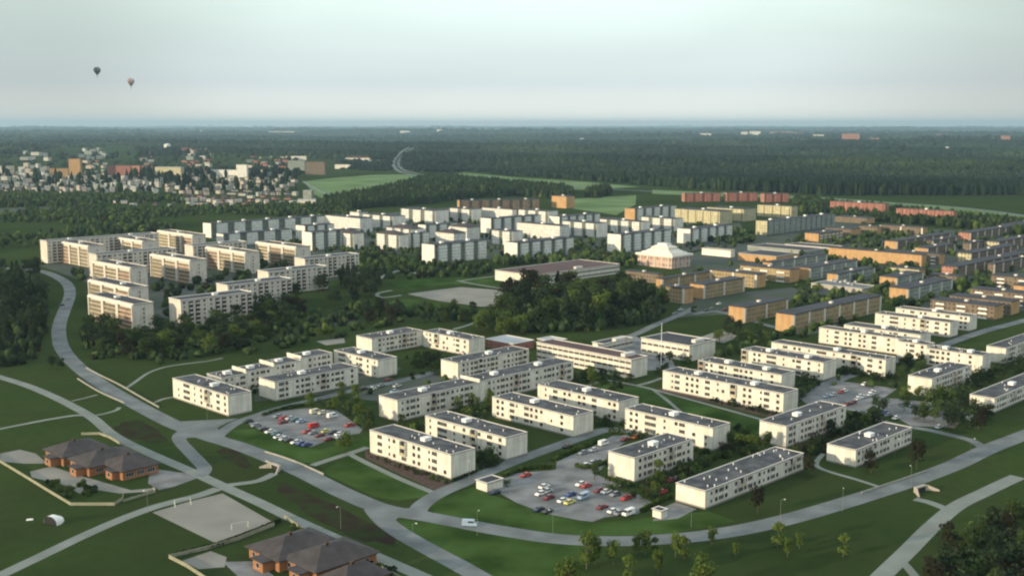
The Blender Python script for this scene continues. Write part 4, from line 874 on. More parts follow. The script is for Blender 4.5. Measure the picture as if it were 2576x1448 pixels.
# tent
x, y = G(126, 1318); root = empty('tent', (x, y, 0), math.radians(-25), 'white dome tent with a dark open front on the lower left lawn', 'tent'); root.scale = (1.2, 1.2, 1.1); b = MB(); K = 10; pr = []
for i in range(K + 1):
    a = math.pi * i / K; pr.append((-2.3 * math.cos(a), 2.3 * math.sin(a) ** .8))
for yy in (0, 1.6, 3.4):
    q = 1 if yy < 3 else .55
    b.v += [(p[0] * q, yy, p[1] * q) for p in pr]
for a in (0, 1):
    for i in range(K): n = a * (K + 1) + i; b.f.append((n, n + 1, n + K + 2, n + K + 1)); b.m.append(0)
b.f.append(tuple(2 * (K + 1) + i for i in range(K + 1))); b.m.append(0); o = b.build('canvas', M['white'], root)
b = MB(); b.poly([(p[0] * .9, .15, p[1] * .9) for p in pr]); b.build('opening', M['dark'], root)
x, y = G(75, 1306); root = empty('groundsheet', (x, y, 0), .3, 'small crumpled white sheet left of the dome tent', 'sheet'); b = MB(); b.box(-1, 1, -.6, .6, .02, .25, 0, None, .25, .2); b.build('cloth', M['white'], root)
# masts and lamps
def lamp(label, px, py, h=7, rz=0, grp='street lamps'):
    x, y = G(px, py); root = empty('street_lamp', (x, y, 0), rz, label, 'street lamp', grp); b = MB(); b.cyl(0, 0, 0, h, .06, .04, 6); b.tube([(0, 0, h), (0, -.9, h + .25)], .035, 5); b.build('pole', M['pole'], root)
    b = MB(); b.box(-.12, .12, -1.4, -.85, h + .16, h + .34, 0, None, .04, .1); b.build('lamp_head', M['white'], root)
for lb, px, py in (('street lamp on the lawn below the large parking lot', 1390, 1340), ('street lamp beside the road right of the low block', 1962, 1312), ('street lamp before the tiny pink kiosk', 1738, 1325), ('street lamp on the strip above the long diagonal path', 857, 1330), ('street lamp at the lower end of the brown soil strip', 1038, 1375), ('street lamp between the two roads below the parking lot', 1200, 1345), ('street lamp by the right road before the low block', 2118, 1285), ('street lamp by the right road fork', 2440, 1150), ('street lamp on the near side of the right road', 2290, 1225), ('street lamp by the leftmost cream block', 521, 1055), ('street lamp by the path in front of the left nursery', 372, 1290), ('street lamp by the drive beside the little garage', 1180, 1213), ('street lamp on the lawn left of the right path', 2250, 1150), ('street lamp behind the first parking lot', 785, 1000)):
    lamp(lb, px, py, 7, rr.uniform(0, 6))
x, y = G(1662, 928); root = empty('mast', (x, y, 0), 0, 'tall thin pale mast in front of the white school wing', 'mast'); b = MB(); b.cyl(0, 0, 0, 23, .22, .1, 8); b.build('pole', M['white'], root); b = MB(); b.cyl(0, 0, 23, 23.4, .2, .05, 8); b.build('finial', M['white'], root)
x, y = G(1468, 740); root = empty('mast', (x, y, 0), 0, 'thin grey mast at the near edge of the red-roofed school', 'mast'); b = MB(); b.cyl(0, 0, 0, 14, .2, .1, 8); b.build('pole', M['pole'], root); b = MB(); b.cyl(0, 0, 14, 14.4, .3, .05, 8); b.build('finial', M['pole'], root)
# ------------------------------------------------------------------ CARS
CC = {'white': (.75, .75, .72), 'red': (.42, .035, .03), 'dark red': (.17, .02, .025), 'blue': (.04, .07, .22), 'dark blue': (.02, .03, .07), 'light blue': (.30, .40, .50), 'yellow': (.62, .58, .16), 'grey': (.22, .24, .26), 'dark': (.03, .033, .035), 'cream': (.62, .58, .45), 'orange': (.60, .18, .04), 'silver': (.48, .50, .50), 'teal': (.06, .16, .18)}
CM = {k: mat('car_paint_' + k.replace(' ', '_'), v, .3, .04, .5, spec=.5) for k, v in CC.items()}
def profile_body(prof, wd, m):
    b = MB(); n = len(prof)
    for s, q in ((-1, 1), (1, 1)): b.v += [(x, s * (wd / 2 - (.10 if z > .75 else 0)), z) for x, z in prof]
    b.f.append(tuple(range(n))); b.m.append(0); b.f.append(tuple(range(2 * n - 1, n - 1, -1))); b.m.append(0)
    for i in range(n): j = (i + 1) % n; b.f.append((i, n + i, n + j, j)); b.m.append(0)
    return b
SED = [(-2.15, .28), (2.15, .28), (2.18, .62), (1.95, .80), (1.0, .90), (-1.35, .92), (-2.05, .88), (-2.2, .6)]
VAN = [(-2.3, .3), (2.25, .3), (2.3, .85), (2.0, 1.15), (1.35, 1.95), (-2.25, 2.0), (-2.35, 1.2)]
wb = MB()
wb.v += [(.31 * math.cos(i * math.pi / 5), y_, .31 * math.sin(i * math.pi / 5)) for y_ in (-.1, .1) for i in range(10)]
for i in range(10): j = (i + 1) % 10; wb.f.append((i, j, 10 + j, 10 + i)); wb.m.append(0)
wb.f += [tuple(range(10))[::-1], tuple(range(10, 20))]; wb.m += [0, 0]; WHEEL = wb.mesh('wheel', M['tyre'])
PROT = {}
def car_parts(kind, col):
    if (kind, col) in PROT: return PROT[(kind, col)]
    P = []
    if kind == 'car':
        P.append(('body', profile_body(SED, 1.68, 0).mesh('car_body', CM[col]), (0, 0, 0)))
        b = MB(); b.box(-1.55, 1.05, -.74, .74, .9, 1.36, 0, None, .55, .14); P.append(('window', b.mesh('car_glass', M['glass']), (0, 0, 0)))
        b = MB(); b.box(-1.0, .52, -.60, .60, 1.36, 1.42, 0, None, .06, .05); P.append(('roof', b.mesh('car_roof', CM[col]), (0, 0, 0)))
    else:
        P.append(('body', profile_body(VAN, 1.8, 0).mesh('van_body', CM[col]), (0, 0, 0)))
        b = MB(); b.quad((1.42, -.78, 1.9), (1.42, .78, 1.9), (2.03, .8, 1.2), (2.03, -.8, 1.2)); b.v = [(x + .03, y, z + .02) for x, y, z in b.v]; b.box(-.4, 1.3, -.93, .93, 1.25, 1.75); P.append(('window', b.mesh('van_glass', M['glass']), (0, 0, 0)))
    for sx in (-1.3, 1.3):
        for sy in (-.76, .76): P.append(('wheel', WHEEL, (sx, sy, .31)))
    PROT[(kind, col)] = P; return P
def cars(place, lst, ox, oy, jit=.03, base_rz=math.radians(45), sc=.25):
    cnt = {}
    for x, y, col, *k in sorted(lst): cnt.setdefault((k[0] if k else 'car', col), []).append((x, y, k))
    for (kind, col), L_ in cnt.items():
        for i, (x, y, k) in enumerate(L_):
            if len(L_) == 1: lb = 'only %s %s %s' % (col, kind, place)
            else: lb = '%s %s %s %s' % (ORD[i].replace(' from left', ''), col, kind, place + ('' if len(place.split()) > 9 or not i else ', from left'))
            X, Y_ = G(ox + x * sc, oy + y * sc, .6)
            rz = k[1] if len(k) > 1 else base_rz + rr.uniform(-jit, jit) + (math.pi if rr.random() < .5 else 0)
            root = empty('parked_%s' % kind, (X, Y_, .045), rz, lb, kind, 'vehicles ' + place)
            for nm, me, loc in car_parts(kind, col): link(nm, me, root, loc)
cars('in the lower row of the left parking lot', [(1210, 745, 'dark'), (1290, 788, 'grey'), (1365, 822, 'dark'), (1430, 850, 'white'), (1493, 870, 'teal'), (1520, 902, 'white'), (1572, 922, 'silver'), (1625, 935, 'dark'), (1690, 955, 'white'), (1745, 968, 'blue'), (1800, 980, 'blue')], 321.9, 871.8)
cars('in the upper row of the left parking lot', [(1515, 695, 'grey'), (1570, 712, 'red'), (1560, 755, 'dark red'), (1635, 715, 'silver'), (1690, 730, 'teal'), (1745, 745, 'light blue'), (1880, 655, 'cream', 'van'), (2055, 695, 'white', 'van'), (1960, 660, 'cream')], 321.9, 871.8)
cars('in the right part of the left parking lot', [(1870, 795, 'red', 'van'), (1805, 850, 'red'), (1865, 862, 'grey'), (1930, 888, 'dark red'), (1992, 845, 'yellow'), (2065, 855, 'dark blue'), (2015, 925, 'dark red'), (2130, 875, 'white'), (2230, 785, 'red'), (2130, 1005 - 100, 'silver')], 321.9, 871.8)
c3 = (1287.5, 1085.7)
cars('in the large parking lot before the low block', [(140, 430, 'red'), (325, 545, 'white'), (350, 590, 'silver'), (290, 615, 'white'), (370, 655, 'dark red'), (590, 625, 'blue'), (515, 685, 'white'), (580, 702, 'yellow'), (720, 650, 'light blue', 'van'), (270, 775, 'dark blue'), (355, 795, 'dark'), (695, 520, 'white'), (750, 535, 'red'), (880, 582, 'dark red'), (950, 595, 'white'), (1040, 622, 'grey'), (1150, 660, 'red'), (910, 750, 'dark red'), (1020, 790, 'white'), (1082, 808, 'grey'), (1172, 815, 'white', 'van')], *c3)
cars('on the upper part of the large parking lot', [(715, 205, 'grey'), (820, 178, 'silver'), (745, 330, 'white'), (800, 310, 'silver'), (860, 300, 'dark'), (920, 115, 'white', 'van'), (560, 140, 'dark'), (1140, 70, 'dark red'), (1245, 48, 'orange')], *c3)
cars('in the hedged yard beside the low block', [(1420, 575, 'dark red'), (1505, 600, 'red'), (1600, 480, 'dark red'), (1660, 465, 'dark')], *c3)
cars('on the estate road', [(2150, 925, 'light blue', 'van', math.radians(-6))], 643.8, 1085.7)
cars('beside the little garage', [(2400, 605, 'dark blue')], 643.8, 1085.7)
cars('on the road at the left bend', [(620, 385, 'dark', 'car', math.radians(70)), (690, 322, 'grey', 'car', math.radians(80))], 0, 670.6)
cars('in the right parking lot behind the tall blank gable', [(590, 495, 'light blue'), (655, 480, 'silver'), (735, 452, 'red'), (772, 440, 'white'), (800, 572, 'dark red'), (855, 555, 'dark red'), (905, 520, 'white'), (925, 495, 'white'), (965, 500, 'silver'), (1025, 480, 'white'), (1050, 452, 'white'), (1082, 462, 'silver'), (975, 372, 'white')], 1931.3, 871.8)
cars('among trees right of the right parking lot', [(1290, 712, 'white'), (1210, 682, 'grey'), (1180, 660, 'blue'), (1620, 582, 'white'), (1440, 585, 'light blue'), (1720, 802, 'silver'), (2035, 720, 'white', 'van'), (2060, 650, 'teal')], 1931.3, 871.8)
cars('along the street between the stepped terrace and the yellow gable', [(1165, 1225, 'white'), (1080, 1220, 'dark'), (1260, 1190, 'grey'), (1420, 1195, 'silver'), (1330, 1135, 'dark red'), (1390, 1250, 'light blue')], 643.8, 670.6, base_rz=math.radians(50))
x_, y_, z_ = 0, 0, 0
cars('on the asphalt yard by the ochre blocks', [(1700, 430, 'silver'), (1790, 350, 'white'), (2080, 370, 'white'), (2010, 420, 'grey'), (1950, 440, 'dark'), (1640, 470, 'grey'), (2140, 430, 'dark red')], 1287.5, 670.6)
for i, (x, y, col) in enumerate([(650, 135, 'white'), (690, 145, 'silver'), (735, 150, 'white'), (780, 140, 'white'), (815, 165, 'white'), (850, 180, 'silver'), (880, 150, 'white')]):
    X, Y_ = G(1931.3 + x * .25, 670.6 + y * .25, 4.0); root = empty('parked_car', (X, Y_, 3.38), math.radians(45 + 3 * i), '%s car from the left on the parking deck, %s' % (['first', 'second', 'third', 'fourth', 'fifth', 'sixth', 'seventh'][i], col), 'car', 'vehicles on the parking deck')
    for nm, me, loc in car_parts('car', col): link(nm, me, root, loc)
# ------------------------------------------------------------------ TREES
def crown_mesh(name, kind, seed, m):
    r = np.random.default_rng(seed); V = []; Fc = []
    def leafq(p, n, s):
        n = n + r.normal(0, .45, 3); n /= np.linalg.norm(n) + 1e-9; a = np.cross(n, r.normal(0, 1, 3)); a /= np.linalg.norm(a) + 1e-9; c = np.cross(n, a)
        k = len(V); q = s * r.uniform(.7, 1.3); w_ = q * r.uniform(.6, 1)
        V.extend([p - a * q - c * w_ * .5, p + a * q * .2 - c * w_, p + a * q + c * w_ * .4, p - a * q * .3 + c * w_]); Fc.append((k, k + 1, k + 2, k + 3))
    if kind == 'conifer':
        for _ in range(420):
            z = r.uniform(.12, 1) ** .85; R = (1 - z) * .27 + .02; a = r.uniform(0, 6.28); q = R * r.uniform(.55, 1.12) * (1 + .25 * math.sin(z * 40)); p = np.array([q * math.cos(a), q * math.sin(a), z])
            leafq(p, np.array([math.cos(a), math.sin(a), .55]), .048)
    else:
        nl, sp, fl = {'round': (13, .34, 1), 'pine': (9, .30, .7), 'birch': (14, .24, 1), 'shrub': (8, .40, .9)}[kind]
        z0, z1 = {'round': (.30, .82), 'pine': (.55, .88), 'birch': (.22, .88), 'shrub': (.18, .62)}[kind]; per = 44
        for l in range(nl):
            t = r.uniform(0, 1); z = z0 + (z1 - z0) * t; a = r.uniform(0, 6.28); rad = sp * math.sqrt(r.uniform(0, 1)) * (1 - .55 * abs(t - .4)); lr = r.uniform(.12, .20) * (1.25 if kind == 'shrub' else 1) * (.85 if kind == 'birch' else 1)
            c = np.array([rad * math.cos(a) * .85, rad * math.sin(a) * .85, z])
            for _ in range(per):
                n = r.normal(0, 1, 3); n /= np.linalg.norm(n); p = c + n * lr * r.uniform(.65, 1.1) * np.array([1.15, 1.15, .8 * fl + .1]); leafq(p, n + np.array([0, 0, .3]), .038)
    me = bpy.data.meshes.new(name); me.from_pydata([tuple(v) for v in V], [], Fc); me.materials.append(m); return me
def trunk_mesh(name, kind, seed, m):
    r = random.Random(seed); b = MB(); top = {'round': .62, 'pine': .8, 'birch': .85, 'shrub': .4, 'conifer': .92}[kind]; br = .02 if kind != 'birch' else .012
    b.tube([(0, 0, -.02), (r.uniform(-.01, .01), r.uniform(-.01, .01), top * .5), (r.uniform(-.02, .02), r.uniform(-.02, .02), top)], [br, br * .7, br * .25], 6)
    for i in range(5 if kind != 'conifer' else 2):
        a = r.uniform(0, 6.28); z = top * r.uniform(.45, .9); l = r.uniform(.12, .25); b.tube([(0, 0, z), (l * math.cos(a), l * math.sin(a), z + l * .8)], [br * .5, br * .15], 4)
    return b.mesh(name, m)
TK = {}
for key, kind, lm, tm in (('oak', 'round', 'leaf_mid', 'bark'), ('lime', 'round', 'leaf_pale', 'bark'), ('dark', 'round', 'leaf_dark', 'bark'), ('spruce', 'conifer', 'leaf_dark', 'bark'), ('pine', 'pine', 'leaf_dark', 'bark'), ('birch', 'birch', 'leaf_pale', 'birchbark'), ('brown', 'round', 'leaf_brown', 'bark'), ('shrub', 'shrub', 'leaf_mid', 'bark'), ('limeshrub', 'shrub', 'hedge', 'bark')):
    TK[key] = [(crown_mesh(key + '_crown', kind, 100 + i * 7 + len(key), M[lm]), trunk_mesh(key + '_trunk', kind, i, M[tm])) for i in range(3)]
NAMES = {'oak': ('broadleaf_tree', 'tree'), 'lime': ('broadleaf_tree', 'tree'), 'dark': ('broadleaf_tree', 'tree'), 'spruce': ('spruce_tree', 'tree'), 'pine': ('pine_tree', 'tree'), 'birch': ('birch_tree', 'tree'), 'brown': ('broadleaf_tree', 'tree'), 'shrub': ('shrub', 'shrub'), 'limeshrub': ('shrub', 'shrub')}
WORD = {'oak': 'mid green tree', 'lime': 'pale green leafy tree', 'dark': 'dark rounded tree', 'spruce': 'dark pointed spruce', 'pine': 'dark flat-topped pine', 'birch': 'thin pale green birch', 'brown': 'reddish brown tree', 'shrub': 'mid green shrub', 'limeshrub': 'bright green clipped shrub'}
NT = [0]
def tree(key, x, y, h, label, group=None, wk=1.0):
    NT[0] += 1; cr, tr = TK[key][NT[0] % 3]; nm, cat = NAMES[key]; rz = rr.uniform(0, 6.28)
    root = empty(nm, (x, y, 0), rz, label, cat, group)
    o = link('crown', cr, root); o.scale = (h * wk, h * wk, h); t = link('trunk', tr, root); t.scale = (h, h, h)
def inb(x, y, mg=3.0):
    for x0, y0, La, Lb, rz, h in BINFO:
        dx, dy = x - x0, y - y0; c, s = math.cos(rz), math.sin(rz); X, Y_ = dx * c + dy * s, -dx * s + dy * c
        if -mg < X < La + mg and -mg < Y_ < Lb + mg: return True
    return False
def pip(x, y, P):
    c = False; j = len(P) - 1
    for i in range(len(P)):
        if (P[i][1] > y) != (P[j][1] > y) and x < (P[j][0] - P[i][0]) * (y - P[i][1]) / (P[j][1] - P[i][1]) + P[i][0]: c = not c
        j = i
    return c
ORD12 = ['first', 'second', 'third', 'fourth', 'fifth', 'sixth', 'seventh', 'eighth', 'ninth', 'tenth', 'eleventh', 'twelfth', 'thirteenth', 'fourteenth', 'fifteenth', 'sixteenth']
def zone(place, poly, n, keys, hr, wk=1.0, mind=4.5, one=True):
    W = [G(*p) for p in poly]; xs = [p[0] for p in W]; ys = [p[1] for p in W]; pts = []; tries = 0
    while len(pts) < n and tries < n * 60:
        tries += 1; x, y = rr.uniform(min(xs), max(xs)), rr.uniform(min(ys), max(ys))
        if not pip(x, y, W) or inb(x, y) or any((x - a) ** 2 + (y - b_) ** 2 < mind * mind for a, b_ in pts): continue
        if any((x - a) ** 2 + (y - b_) ** 2 < 60 for a, b_ in mainP): continue
        pts.append((x, y))
    ks = [(proj(x, y, 0)[0], x, y, rr.choice(keys)) for x, y in pts]; ks.sort(); tot = {}; seen = {}
    cnt = {}
    for q in ks: cnt[q[3]] = cnt.get(q[3], 0) + 1
    yy = sorted(q[2] for q in ks); band = lambda k, y: '' if cnt[k] <= 12 else ('front ' if y < yy[len(yy) // 3] else 'middle ' if y < yy[2 * len(yy) // 3] else 'rear ')
    for q in ks: kk = (q[3], band(q[3], q[2])); tot[kk] = tot.get(kk, 0) + 1
    for _, x, y, k in ks:
        kk = (k, band(k, y)); i = seen.get(kk, 0); seen[kk] = i + 1; lb = WORD[k] + ' ' + place
        if cnt[k] > 1 and i < 16: lb = ORD12[i] + ' ' + kk[1] + lb + ', from left'
        tree(k, x, y, rr.uniform(*hr), lb, WORD[k] + 's ' + place, wk)
zone('in the dark wood at the left edge', [(-40, 690), (95, 700), (110, 760), (110, 850), (95, 915), (-40, 930)], 46, ['spruce', 'pine', 'spruce', 'dark'], (13, 19))
zone('below the tall ribbed slabs', [(205, 860), (225, 815), (330, 850), (420, 832), (520, 810), (620, 780), (740, 745), (770, 790), (700, 850), (600, 885), (420, 915), (240, 905)], 84, ['dark', 'oak', 'oak', 'pine', 'brown', 'dark', 'lime'], (8, 14))
zone('in the dark grove right of the staircase slabs', [(790, 745), (820, 712), (900, 700), (955, 718), (940, 760), (820, 772)], 26, ['pine', 'dark', 'spruce'], (12, 16))
zone('in the central wood, dark part', [(1225, 800), (1270, 745), (1400, 735), (1560, 745), (1640, 760), (1690, 790), (1650, 815), (1500, 835), (1340, 838)], 78, ['pine', 'dark', 'oak', 'oak', 'brown', 'oak', 'dark', 'spruce', 'lime'], (14, 21))
zone('at the left foot of the central wood', [(1195, 838), (1225, 815), (1310, 820), (1330, 838), (1260, 848)], 16, ['lime', 'oak'], (10, 14))
zone('beside the nearer sand yard', [(900, 830), (910, 790), (990, 780), (1010, 815), (960, 830)], 9, ['brown', 'dark', 'pine'], (9, 13))
zone('above the angled cream block', [(1040, 810), (1100, 790), (1190, 785), (1190, 815), (1120, 825)], 14, ['dark', 'oak'], (7, 10))
zone('on the slope at the lower right corner', [(2330, 1420), (2420, 1330), (2530, 1290), (2640, 1270), (2640, 1480), (2350, 1480)], 20, ['brown', 'dark', 'oak'], (5, 9))
zone('around the cars right of the right parking lot', [(2170, 1035), (2260, 1000), (2400, 1000), (2430, 1050), (2380, 1080), (2260, 1070)], 14, ['oak', 'lime', 'dark', 'oak'], (6, 9))
zone('below the longest sunlit row on the right', [(2255, 935), (2300, 905), (2350, 915), (2345, 930), (2275, 975), (2250, 970)], 8, ['dark', 'oak'], (6, 9))
zone('by the drive right of the shaded gable block', [(2390, 1040), (2450, 1020), (2500, 1050), (2460, 1100), (2400, 1090)], 7, ['brown', 'dark'], (7, 10))
zone('on the lawn at the left underpath', [(130, 925), (150, 915), (165, 935), (145, 950)], 2, ['dark'], (6, 7))
zone('beside the long school wing', [(1460, 950), (1500, 930), (1570, 960), (1500, 975)], 6, ['shrub', 'dark'], (4, 6))
zone('by the mast of the white school wing', [(1640, 925), (1700, 905), (1750, 920), (1660, 955), (1610, 950)], 9, ['dark', 'shrub'], (4, 7))
zone('beside the longest ochre block', [(1790, 855), (1850, 810), (1950, 815), (1960, 850), (1860, 880), (1810, 890)], 12, ['lime', 'oak', 'dark'], (6, 9))
for key, px, py, h, lb, wk in [
    ('lime', 868, 1140, 9.5, 'yellow-green willow-like tree below the left parking lot', .8), ('birch', 780, 1030, 8, 'slim pale birch left of the cream van in the parking lot', 1), ('lime', 845, 1030, 7, 'leafy bush-like tree at the top edge of the left parking lot', 1),
    ('oak', 880, 1040, 7, 'mid green tree behind the red car of the left parking lot', 1), ('lime', 905, 1055, 8, 'tall light tree at the right end of the left parking lot', 1), ('oak', 930, 1068, 7, 'green tree left of the nearest block', 1), ('birch', 860, 1000, 8, 'birch between the street and the left parking lot', 1.1), ('birch', 893, 1003, 7, 'second birch above the parking lot trees', 1.1),
    ('oak', 1232, 1172, 8, 'round green tree by the gable of the second block', 1.1), ('dark', 1212, 1165, 5, 'dark bush beside the gable of the second block', 1), ('oak', 1012, 1076, 6.5, 'small tree under the near gable of the longest shaded block', .9), ('lime', 1152, 1035, 8, 'light green tree in the court behind the second block, left', .8), ('lime', 1190, 1030, 8.5, 'light green tree in the court behind the second block, middle', .8), ('lime', 1232, 1030, 9.5, 'light green tree at the left end of the third block', .8),
    ('lime', 1310, 980, 7.5, 'light green tree before the far half of the longest shaded block', .9), ('oak', 1090, 1078, 6, 'tree in front of the sunlit wall of the second block', 1), ('birch', 1488, 968, 9, 'fresh green tree in front of the long school wing', 1.1), ('dark', 1525, 1068, 5, 'dark shrub near the orange car', 1), ('oak', 1570, 1078, 5, 'small tree before the red balconies of the kinked block', 1), ('dark', 1585, 965, 5.5, 'dark round tree at the end of the school wing', 1),
    ('oak', 1495, 1205, 6.5, 'dark green tree by the blank gable of the parking block', .9), ('birch', 1658, 1208, 8, 'thin birch behind the parking block', .9), ('limeshrub', 1530, 1235, 4, 'bushy shrub between the parking rows, left', 1.3), ('limeshrub', 1575, 1250, 4.5, 'bushy shrub between the parking rows, middle', 1.4), ('oak', 1625, 1262, 5, 'bushy tree at the right end of the parking rows', 1.3), ('lime', 1648, 1240, 4.5, 'light shrub by the yard beside the low block', 1.2),
    ('oak', 1835, 1120, 6, 'green tree right of the kinked block', 1.2), ('lime', 1862, 1125, 6.5, 'bright bush left of the tall blank gable', 1.3), ('lime', 1890, 1128, 6, 'second bright bush before the tall blank gable', 1.3), ('oak', 1930, 1130, 7.5, 'tree touching the tall blank gable', 1.1), ('dark', 1855, 1090, 5, 'small dark tree on the lawn behind the kinked block', 1), ('brown', 1822, 1145, 5.5, 'dark red shrub right of the kinked block', 1.4),
    ('brown', 1905, 1290, 10, 'bare reddish tree in front of the low block', .8), ('brown', 2190, 1190, 9, 'bare tree leaning across the low block on the slope', .9), ('brown', 2305, 1180, 12, 'tall bare tree right of the low slope block', .7), ('brown', 2030, 1195, 8, 'bare tree between the two low blocks', 1), ('dark', 2050, 1130, 6, 'dark shrub between the gable block and the slope block', 1.2), ('dark', 2090, 1090, 6, 'dark round shrub behind the slope block', 1.2), ('lime', 2175, 1065, 5.5, 'lime shrub row above the slope block', 1.3),
    ('lime', 2310, 1005, 7.5, 'single tree against the yellow gable', .8), ('oak', 2290, 1010, 5, 'smaller tree against the yellow gable, left', .8), ('oak', 2465, 1020, 6, 'tree against the gable of the right edge block', .9), ('dark', 1130, 985, 5, 'round tree left of the yellow gable', 1.2), ('oak', 1050, 925, 6, 'tree in the garden behind the pink-stained block', 1.2), ('dark', 1085, 915, 6.5, 'dark tree in the garden behind the pink-stained block', 1.2), ('oak', 1095, 905, 6, 'green tree below the angled block', 1.2),
    ('oak', 1082, 795, 10, 'slim round tree on the pitch lawn', .8), ('oak', 590, 970, 5, 'bush in the court of the stepped terrace, left', 1.3), ('oak', 635, 968, 6, 'bush in the court of the stepped terrace, right', 1.3), ('lime', 800, 850, 6.5, 'lime tree beside the sandy yard', 1.2), ('lime', 835, 845, 6, 'second lime tree beside the sandy yard', 1.2), ('lime', 2060, 735, 8, 'lime tree at the asphalt yard edge', 1), ('oak', 1745, 790, 6, 'tree at the corner of the asphalt yard', 1),
    ('shrub', 1275, 1222, 3.2, 'hedge bush at the top left of the large lot', 1.5), ('shrub', 170, 1245, 4.5, 'dark garden bush below the left nursery', 1.5), ('shrub', 150, 1235, 3.5, 'small garden bush below the left nursery', 1.5), ('dark', 185, 1148, 3, 'low bush behind the left nursery', 1.2)]:
    x, y = G(px, py); tree(key, x, y, h, lb, None, wk)
for i_, (px, py, h) in enumerate(sorted([(1475, 1430, 15), (1497, 1420, 11), (1542, 1418, 10), (1600, 1395, 8), (1622, 1398, 11), (1645, 1390, 7), (1698, 1400, 10), (1720, 1405, 10), (1585, 1470, 12), (1655, 1440, 9), (1790, 1372, 8), (1955, 1375, 11), (1980, 1400, 8), (2120, 1400, 10), (2010, 1380, 7), (1850, 1400, 6)])):
    x, y = G(px, py); tree('birch', x, y, h * .75, ORD12[i_] + ' thin birch from left in the row below the lower road', 'birches in the row below the lower road', .9)
for px, py, h, lb in [(1430, 1490, 10, 'pale yellow-green tree top at the bottom edge, left one'), (1765, 1490, 11, 'pale yellow-green tree top at the bottom edge, right one')]:
    x, y = G(px, py); tree('lime', x, y, h, lb, None, 1)
# hedges
def hedge(label, pts, wd=1.4, h=1.3, m='hedge'):
    P = smooth([G(*p) for p in pts], 8); o0 = P[0]; r = np.random.default_rng(int(pts[0][0])); b = MB()
    for (x0, y0), (x1, y1) in zip(P, P[1:]):
        l = math.hypot(x1 - x0, y1 - y0); n = max(1, int(l * 26))
        for _ in range(n):
            t = r.uniform(); nx, ny = -(y1 - y0) / l, (x1 - x0) / l; u = r.uniform(-1, 1) * wd / 2; z = r.uniform(0, 1) ** .5 * h * (1 - .3 * (u / wd * 2) ** 2); c = np.array([x0 + (x1 - x0) * t + nx * u - o0[0], y0 + (y1 - y0) * t + ny * u - o0[1], z])
            a = r.normal(0, 1, 3); a /= np.linalg.norm(a); d = np.cross(a, r.normal(0, 1, 3)); d /= np.linalg.norm(d); s = .26
            b.quad(tuple(c - a * s - d * s), tuple(c + a * s - d * s), tuple(c + a * s + d * s), tuple(c - a * s + d * s))
    o = b.build('hedge', M[m], None, (*o0, 0)); tag(o, label, 'hedge')
hedge('long hedge between the access drive and the upper parking bays', [(1392, 1160), (1420, 1145), (1455, 1132), (1500, 1112)], 2)
hedge('hedge along the left edge of the large parking lot', [(1268, 1200), (1300, 1186), (1340, 1178), (1388, 1178)], 2)
hedge('short hedge in front of the silver cars', [(1448, 1172), (1470, 1178), (1510, 1170), (1535, 1160)], 1.8)
hedge('hedge right of the large parking lot towards the low block', [(1612, 1288), (1640, 1272), (1675, 1255), (1690, 1250)], 1.5)
hedge('dark hedge at the foot of the blank gable of the parking block', [(1525, 1205), (1560, 1214), (1595, 1222)], 1.5)
hedge('hedge strip along the near gable and drive of the nearest block', [(1140, 1210), (1170, 1198), (1196, 1186)], 1.2, 1, 'leaf_dark')
hedge('dark hedge along the bottom nursery garden', [(440, 1398), (560, 1368), (690, 1318), (700, 1310)], 1.4, 1.2, 'leaf_dark')
hedge('hedge between the left parking lot and the street', [(660, 1046), (730, 1025), (790, 1018)], 1.4)
def shrubs(label, poly, n, hr, mats=('leaf_mid', 'leaf_dark', 'hedge'), q=46, s=.24, flat=.7):
    W = [G(*p) for p in poly]; xs = [p[0] for p in W]; ys = [p[1] for p in W]; r = np.random.default_rng(int(poly[0][0] + n)); b = MB(); o0 = W[0]; k = 0; tries = 0
    while k < n and tries < n * 50:
        tries += 1; x, y = r.uniform(min(xs), max(xs)), r.uniform(min(ys), max(ys))
        if not pip(x, y, W) or inb(x, y, .8): continue
        k += 1; h = r.uniform(*hr); mi = int(r.integers(len(mats))); wd = h * r.uniform(.8, 1.4)
        for _ in range(int(q * (.5 + h / hr[1]))):
            u = r.normal(0, 1, 3); u /= np.linalg.norm(u); c = np.array([x - o0[0], y - o0[1], h * .5]) + u * np.array([wd / 2, wd / 2, h * .5]) * r.uniform(.6, 1.05); c[2] = max(c[2], .1)
            a = r.normal(0, 1, 3); a /= np.linalg.norm(a); d = np.cross(a, r.normal(0, 1, 3)); d /= np.linalg.norm(d); z = s * r.uniform(.7, 1.4)
            b.quad(tuple(c - a * z - d * z), tuple(c + a * z - d * z), tuple(c + a * z + d * z), tuple(c - a * z + d * z), mi)
    o = b.build('shrubbery', [M[m] for m in mats], None, (*o0, 0)); tag(o, label, 'shrubbery', kind='stuff')
P3 = ('leaf_mid', 'leaf_dark', 'leaf_pale')
shrubs('low plants along the sunlit wall of the nearest cream block', [(920, 1135), (935, 1138), (1134, 1213), (1120, 1222), (1000, 1175), (920, 1145)], 60, (.4, 1.3), ('leaf_brown', 'leaf_mid'), 16, .16)
shrubs('shrubs in the strip behind the nearest cream block', [(1150, 1145), (1200, 1140), (1262, 1155), (1255, 1172), (1205, 1182), (1195, 1150)], 26, (1.5, 3.5))
shrubs('green court planting between the longest shaded block and the second block', [(1000, 1085), (1060, 1060), (1200, 1025), (1235, 1020), (1225, 1055), (1090, 1060), (1065, 1085)], 46, (1, 3.2), P3)
shrubs('bushes around the court below the angled block', [(1020, 900), (1100, 885), (1180, 895), (1150, 925), (1110, 945), (1040, 925)], 60, (1.5, 4))
shrubs('bushes between the leftmost block and the shaded street block', [(575, 945), (640, 935), (690, 940), (655, 965), (645, 1000), (635, 985), (600, 965)], 34, (1.2, 3.5), P3)
